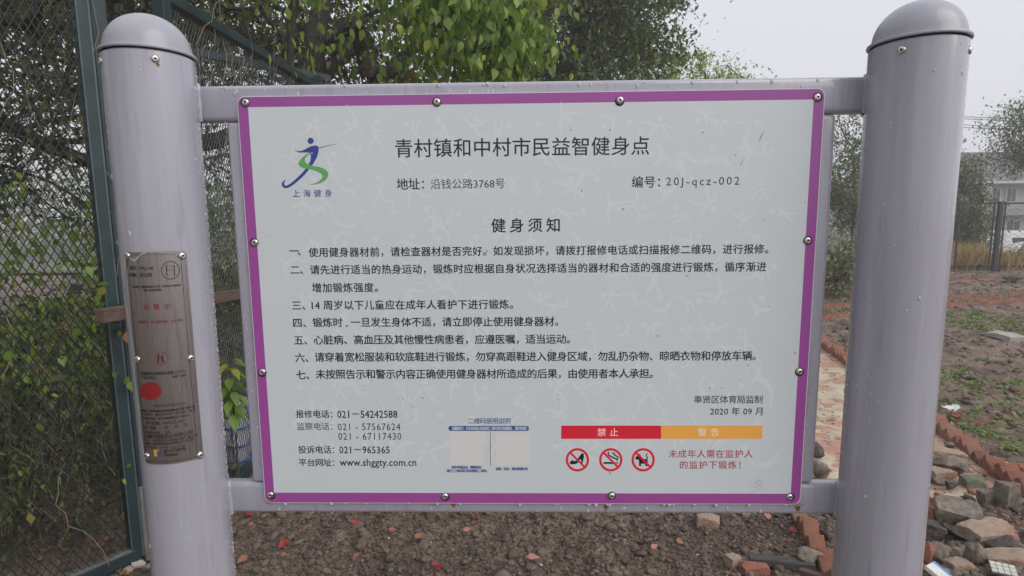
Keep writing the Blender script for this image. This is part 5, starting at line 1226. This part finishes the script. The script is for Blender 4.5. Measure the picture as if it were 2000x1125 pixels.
# instruction plate wrapped on the left post
tl = RD.pt(244, 492); tr = RD.pt(363, 490); bl = RD.pt(283, 899); br = RD.pt(398, 896)
s0 = (tl[0]+bl[0])/2; s1 = (tr[0]+br[0])/2; z1 = (tl[1]+tr[1])/2; z0 = (bl[1]+br[1])/2
s0 = max(s0, -1.22*PRR)
n = 28; ss = np.linspace(s0, s1, n+1); V = []; cr = .004
for s in ss:
    e = min(s-s0, s1-s); dz = cr-math.sqrt(max(cr*cr-max(cr-e, 0)**2, 0))
    V += [(s, z0+dz), (s, z1-dz)]
V = np.array(V); Pf = RD.mp(V, 0.0); Pb = RD.mp(V, -.0010); N2 = len(V)
F = [(2*i, 2*i+2, 2*i+3, 2*i+1) for i in range(n)]; F += [(2*i, N2+2*i, N2+2*i+2, 2*i+2) for i in range(n)]+[(2*i+1, 2*i+3, N2+2*i+3, N2+2*i+1) for i in range(n)]+[(2*n, N2+2*n, N2+2*n+1, 2*n+1), (0, 1, N2+1, N2)]
plate = build('instruction_plate', np.concatenate([Pf, Pb]), F, M['steel'], sign, label='curved brushed steel instruction plate riveted to the left post')
for px, py in ((246, 500), (356, 500), (266, 702), (373, 700), (281, 889), (391, 889)):
    a, z = CYL(px, py, -PCX, PCY, PRR+.0012); a = max(a, (s0+.005)/RD.r); put_rivet(plate, (-PCX+(PRR+.0014)*math.sin(a), PCY-(PRR+.0014)*math.cos(a), z), a, .95)
# etched frame line
mg = .0035; fr = [(s0+mg, z0+mg), (s1-mg-.004, z0+mg), (s1-mg-.004, z1-mg-.008), (s1-mg-.012, z1-mg), (s0+mg, z1-mg)]
AVe = []; AFe = []
def line_rd(p, q, w=.0005):
    k = max(2, int(abs(q[0]-p[0])/.003)+2); P = np.linspace(p, q, k); d = np.array(q)-np.array(p); d = d/np.linalg.norm(d); nn = np.array([-d[1], d[0]])*w/2; n0 = len(AVe)
    AVe.extend(map(tuple, RD.mp(np.concatenate([P+nn, P-nn]), .0002))); AFe.extend([(n0+i, n0+i+1, n0+k+i+1, n0+k+i) for i in range(k-1)])
for i in range(len(fr)): line_rd(fr[i], fr[(i+1) % len(fr)])
build('frame_line', AVe, AFe, M['etch'], plate)
P_ = lambda *a, **k: text(plate, *a, surf=RD, off=.00025, **k)
P_('型号：FYQ-14S', 253, 300, 524, 8, 'etch', .01); P_('名称：告示牌', 253, 297, 537, 8, 'etch', .01)
ring(plate, 'round_mark', 333, 528, 16.6, 18.2, 'etch', RD, .0002)
for x in (325, 340): poly(plate, 'post_mark', [(x-1, 518), (x+1, 518), (x+2, 539), (x, 539)], 'etch', RD, .0002)
for y in (519, 527): poly(plate, 'beam_mark', [(326, y), (339, y), (339, y+1), (326, y+1)], 'etch', RD, .0002)
P_('主要功能：对使用者起告示作用，使用者应仔细阅读', 258, 353, 560, 4.6, 'etch', .015); P_('内容，规范使用器材。', 280, 316, 567, 4.6, 'etch', .015)
P_('安 警 示', 281, 333, 600, 11, 'etchred', .012)
P_('注意事项：请勿攀爬悬挂、禁止踩踏', 270, 358, 629, 5, 'etchred', .01)
ps = ring(plate, 'prohibition_mark', 315, 700, 12, 13.2, 'etchred', RD, .0002)
poly(ps, 'slash', [(306, 691), (307.5, 690), (325, 709), (323.5, 710)], 'etchred', RD, .0003)
for x in (309, 317): 
    poly(ps, 'climber', circle(x, 693.5, 1.6, 10), 'etch', RD, .0002); poly(ps, 'climber', [(x-2, 696), (x+2, 696), (x+2, 703), (x+1, 709), (x-1, 709), (x-1.5, 703)], 'etch', RD, .0002)
P_('北京国体世纪体育用品质量认证中心', 274, 363, 729, 6.4, 'etch', .012); P_('产品认证标志', 277, 304, 737, 5.2, 'etch', .01); P_('监管二维码', 336, 364, 736, 5.4, 'etch', .012)
sv = []; sf = []
for q in range(6): sv += [RD.pt(294+21*(q/5+.001)*math.cos(a), 764+17.5*(q/5+.001)*math.sin(a)) for a in np.linspace(0, 2*math.pi, 36, endpoint=False)]
for q in range(5): sf += [(q*36+i, q*36+(i+1) % 36, q*36+36+(i+1) % 36, q*36+36+i) for i in range(36)]
build('red_seal', RD.mp(np.array(sv), .0003), sf, M['stamp'], plate)
P_('5004049N00264', 300, 365, 793, 6, 'etch', 0, latin=True)
P_('温馨提示：为保证您的安全使用器械如有疑问请下载客户端', 276, 381, 801, 4.6, 'etch', .012); P_('登录网站，使用手机客户端扫描二维码', 278, 382, 808, 4.6, 'etch', .012); P_('查询相关信息，有关问题请致电予以解决。', 279, 371, 816, 4.6, 'etch', .012)
P_('执行标准：GB19272-2011', 285, 362, 825.5, 6.4, 'etch', .008); P_('出厂日期：      年      月      日', 281, 367, 834, 6.4, 'etch', .01); P_('安全使用寿命：    8年', 281, 333, 843, 5, 'etch', .01)
P_('上海好家庭实业有限公司', 281, 377, 850.5, 8.2, 'etch', .012); P_('地址：上海市徐汇区漕溪北路大厦31层', 282, 387, 858.5, 5, 'etch', .01); P_('制造商：深圳市好家庭实业有限公司北京分部', 283, 379, 865, 4.8, 'etch', .01); P_('服务热线：4000-544-688', 284, 362, 872, 4.6, 'etch', .01)
P_('good family', 320, 365, 881, 8, 'etch', .012, latin=True); P_('好家庭集团', 320, 348, 889.5, 5, 'etch', .01)
em = poly(plate, 'emblem', circle(308, 884, 7, 24), 'navy', RD, .0002)
poly(em, 'figure', [(300, 880), (304, 877), (308, 879), (312, 876), (309, 881), (306, 883), (308, 889), (304, 893), (301, 888)], 'yel', RD, .0003)
# torn clear film along the plate's left edge
stroke(plate, 'torn_film', [(247, 500), (243, 560), (252, 620), (262, 690), (264, 740), (272, 800), (276, 850), (282, 888)], [3, 1, 2, .8, 2.4, 1, 2, 3], 'film', RD, .0006)
stroke(plate, 'torn_film', [(248, 497), (262, 508), (275, 498), (286, 492)], [2, 5, 2, 3], 'film', RD, .0006)

# water drops on posts, beams and panel
DV = []; 
b_ = bmesh.new(); bmesh.ops.create_icosphere(b_, subdivisions=2, radius=1.0); DVt = np.array([v.co[:] for v in b_.verts]); DFt = np.array([[v.index for v in f.verts] for f in b_.faces]); b_.free()
rng = np.random.default_rng(15)
def drops(name, parent, P, Nn, sz, elong):
    P = np.array(P); Nn = np.array(Nn); k = len(P); V, F = scatter(DVt, DFt, P, np.tile([0, 0, -1.0], (k, 1))+rng.normal(size=(k, 3))*.02, Nn, np.stack([sz, sz*elong, sz*.5], 1)*1.2); build(name, V, F, M['water'], parent, True, kind='stuff')
for side, s in ((0, -1), (1, 1)):
    P = []; Nn = []; sz = []; el = []
    for k in range(700 if side == 0 else 420):
        if side == 0: a = rng.normal(1.86, .11) if k < 620 else rng.uniform(-1.3, 1.5)
        else: a = rng.normal(-1.88, .10) if k < 260 else (rng.uniform(-1.3, -.9) if k < 340 else rng.uniform(-1.4, 1.0))
        z = rng.uniform(.8, 1.70) if k % 3 else rng.uniform(1.2, 1.70)
        P.append((s*PCX+PRR*math.sin(a), PCY-PRR*math.cos(a), z)); Nn.append((math.sin(a), -math.cos(a), 0)); big = rng.random() < .06; sz.append(rng.uniform(.0004, .0010)*(1.7 if big else 1)); el.append(rng.uniform(1, 1.6)*(1.5 if big else 1))
    drops('water_drops', posts[side], P, Nn, np.array(sz), np.array(el))
P = []; Nn = []; sz = []; el = []
for k in range(120):
    x = rng.uniform(-.45, .45); top = rng.random() < .5
    z = 1.629 if not top else 1.041
    P.append((x, rng.uniform(.008, .022), z)); Nn.append((0, -1, 0)); sz.append(rng.uniform(.0008, .0017)); el.append(rng.uniform(1, 1.5))
for k in range(60):
    x = rng.uniform(-.43, .43); P.append((x, .0042, rng.choice([1.672, 1.663, 1.05])+rng.uniform(-.004, .003))); Nn.append((0, -1, 0)); sz.append(rng.uniform(.0006, .0022)); el.append(rng.uniform(1, 2))
for k in range(70):
    x = rng.choice([-1, 1])*rng.uniform(.409, .421); P.append((x, .0047, rng.uniform(1.1, 1.62))); Nn.append((0, -1, 0)); sz.append(rng.uniform(.0005, .0014)); el.append(rng.uniform(1, 1.6))
drops('water_drops', sign, P, Nn, np.array(sz), np.array(el))
P = []; Nn = []; sz = []; el = []
for k in range(60):
    P.append((rng.uniform(-.39, .39), YB-.0004, rng.uniform(1.07, 1.65))); Nn.append((0, -1, 0)); sz.append(rng.uniform(.0005, .0015)); el.append(rng.uniform(1, 1.3))
for k in range(26):
    P.append((rng.uniform(-.39, .39), YB+.001, 1.0600+rng.uniform(-.0025, .0005))); Nn.append((0, -1, 0)); sz.append(rng.uniform(.0009, .0026)); el.append(rng.uniform(1, 1.6))
drops('water_drops', panel, P, Nn, np.array(sz), np.array(el))

# ------------------------------------------------------------------ haze
hb = MB().box((-420, -420, -3.0), (430, 430, 9.5)).V
hm = bpy.data.materials.new('haze'); hm.use_nodes = True; t = hm.node_tree; t.nodes.clear(); oo = t.nodes.new('ShaderNodeOutputMaterial'); pv = t.nodes.new('ShaderNodeVolumePrincipled')
pv.inputs['Color'].default_value = (.96, .97, 1.0, 1); pv.inputs['Density'].default_value = .0065; pv.inputs['Anisotropy'].default_value = .2; t.links.new(pv.outputs[0], oo.inputs['Volume'])
hz_ = MB().box((-420, -420, -3.0), (430, 430, 9.5)).out('haze', hm, kind='stuff', label='thin pale mist filling the air')
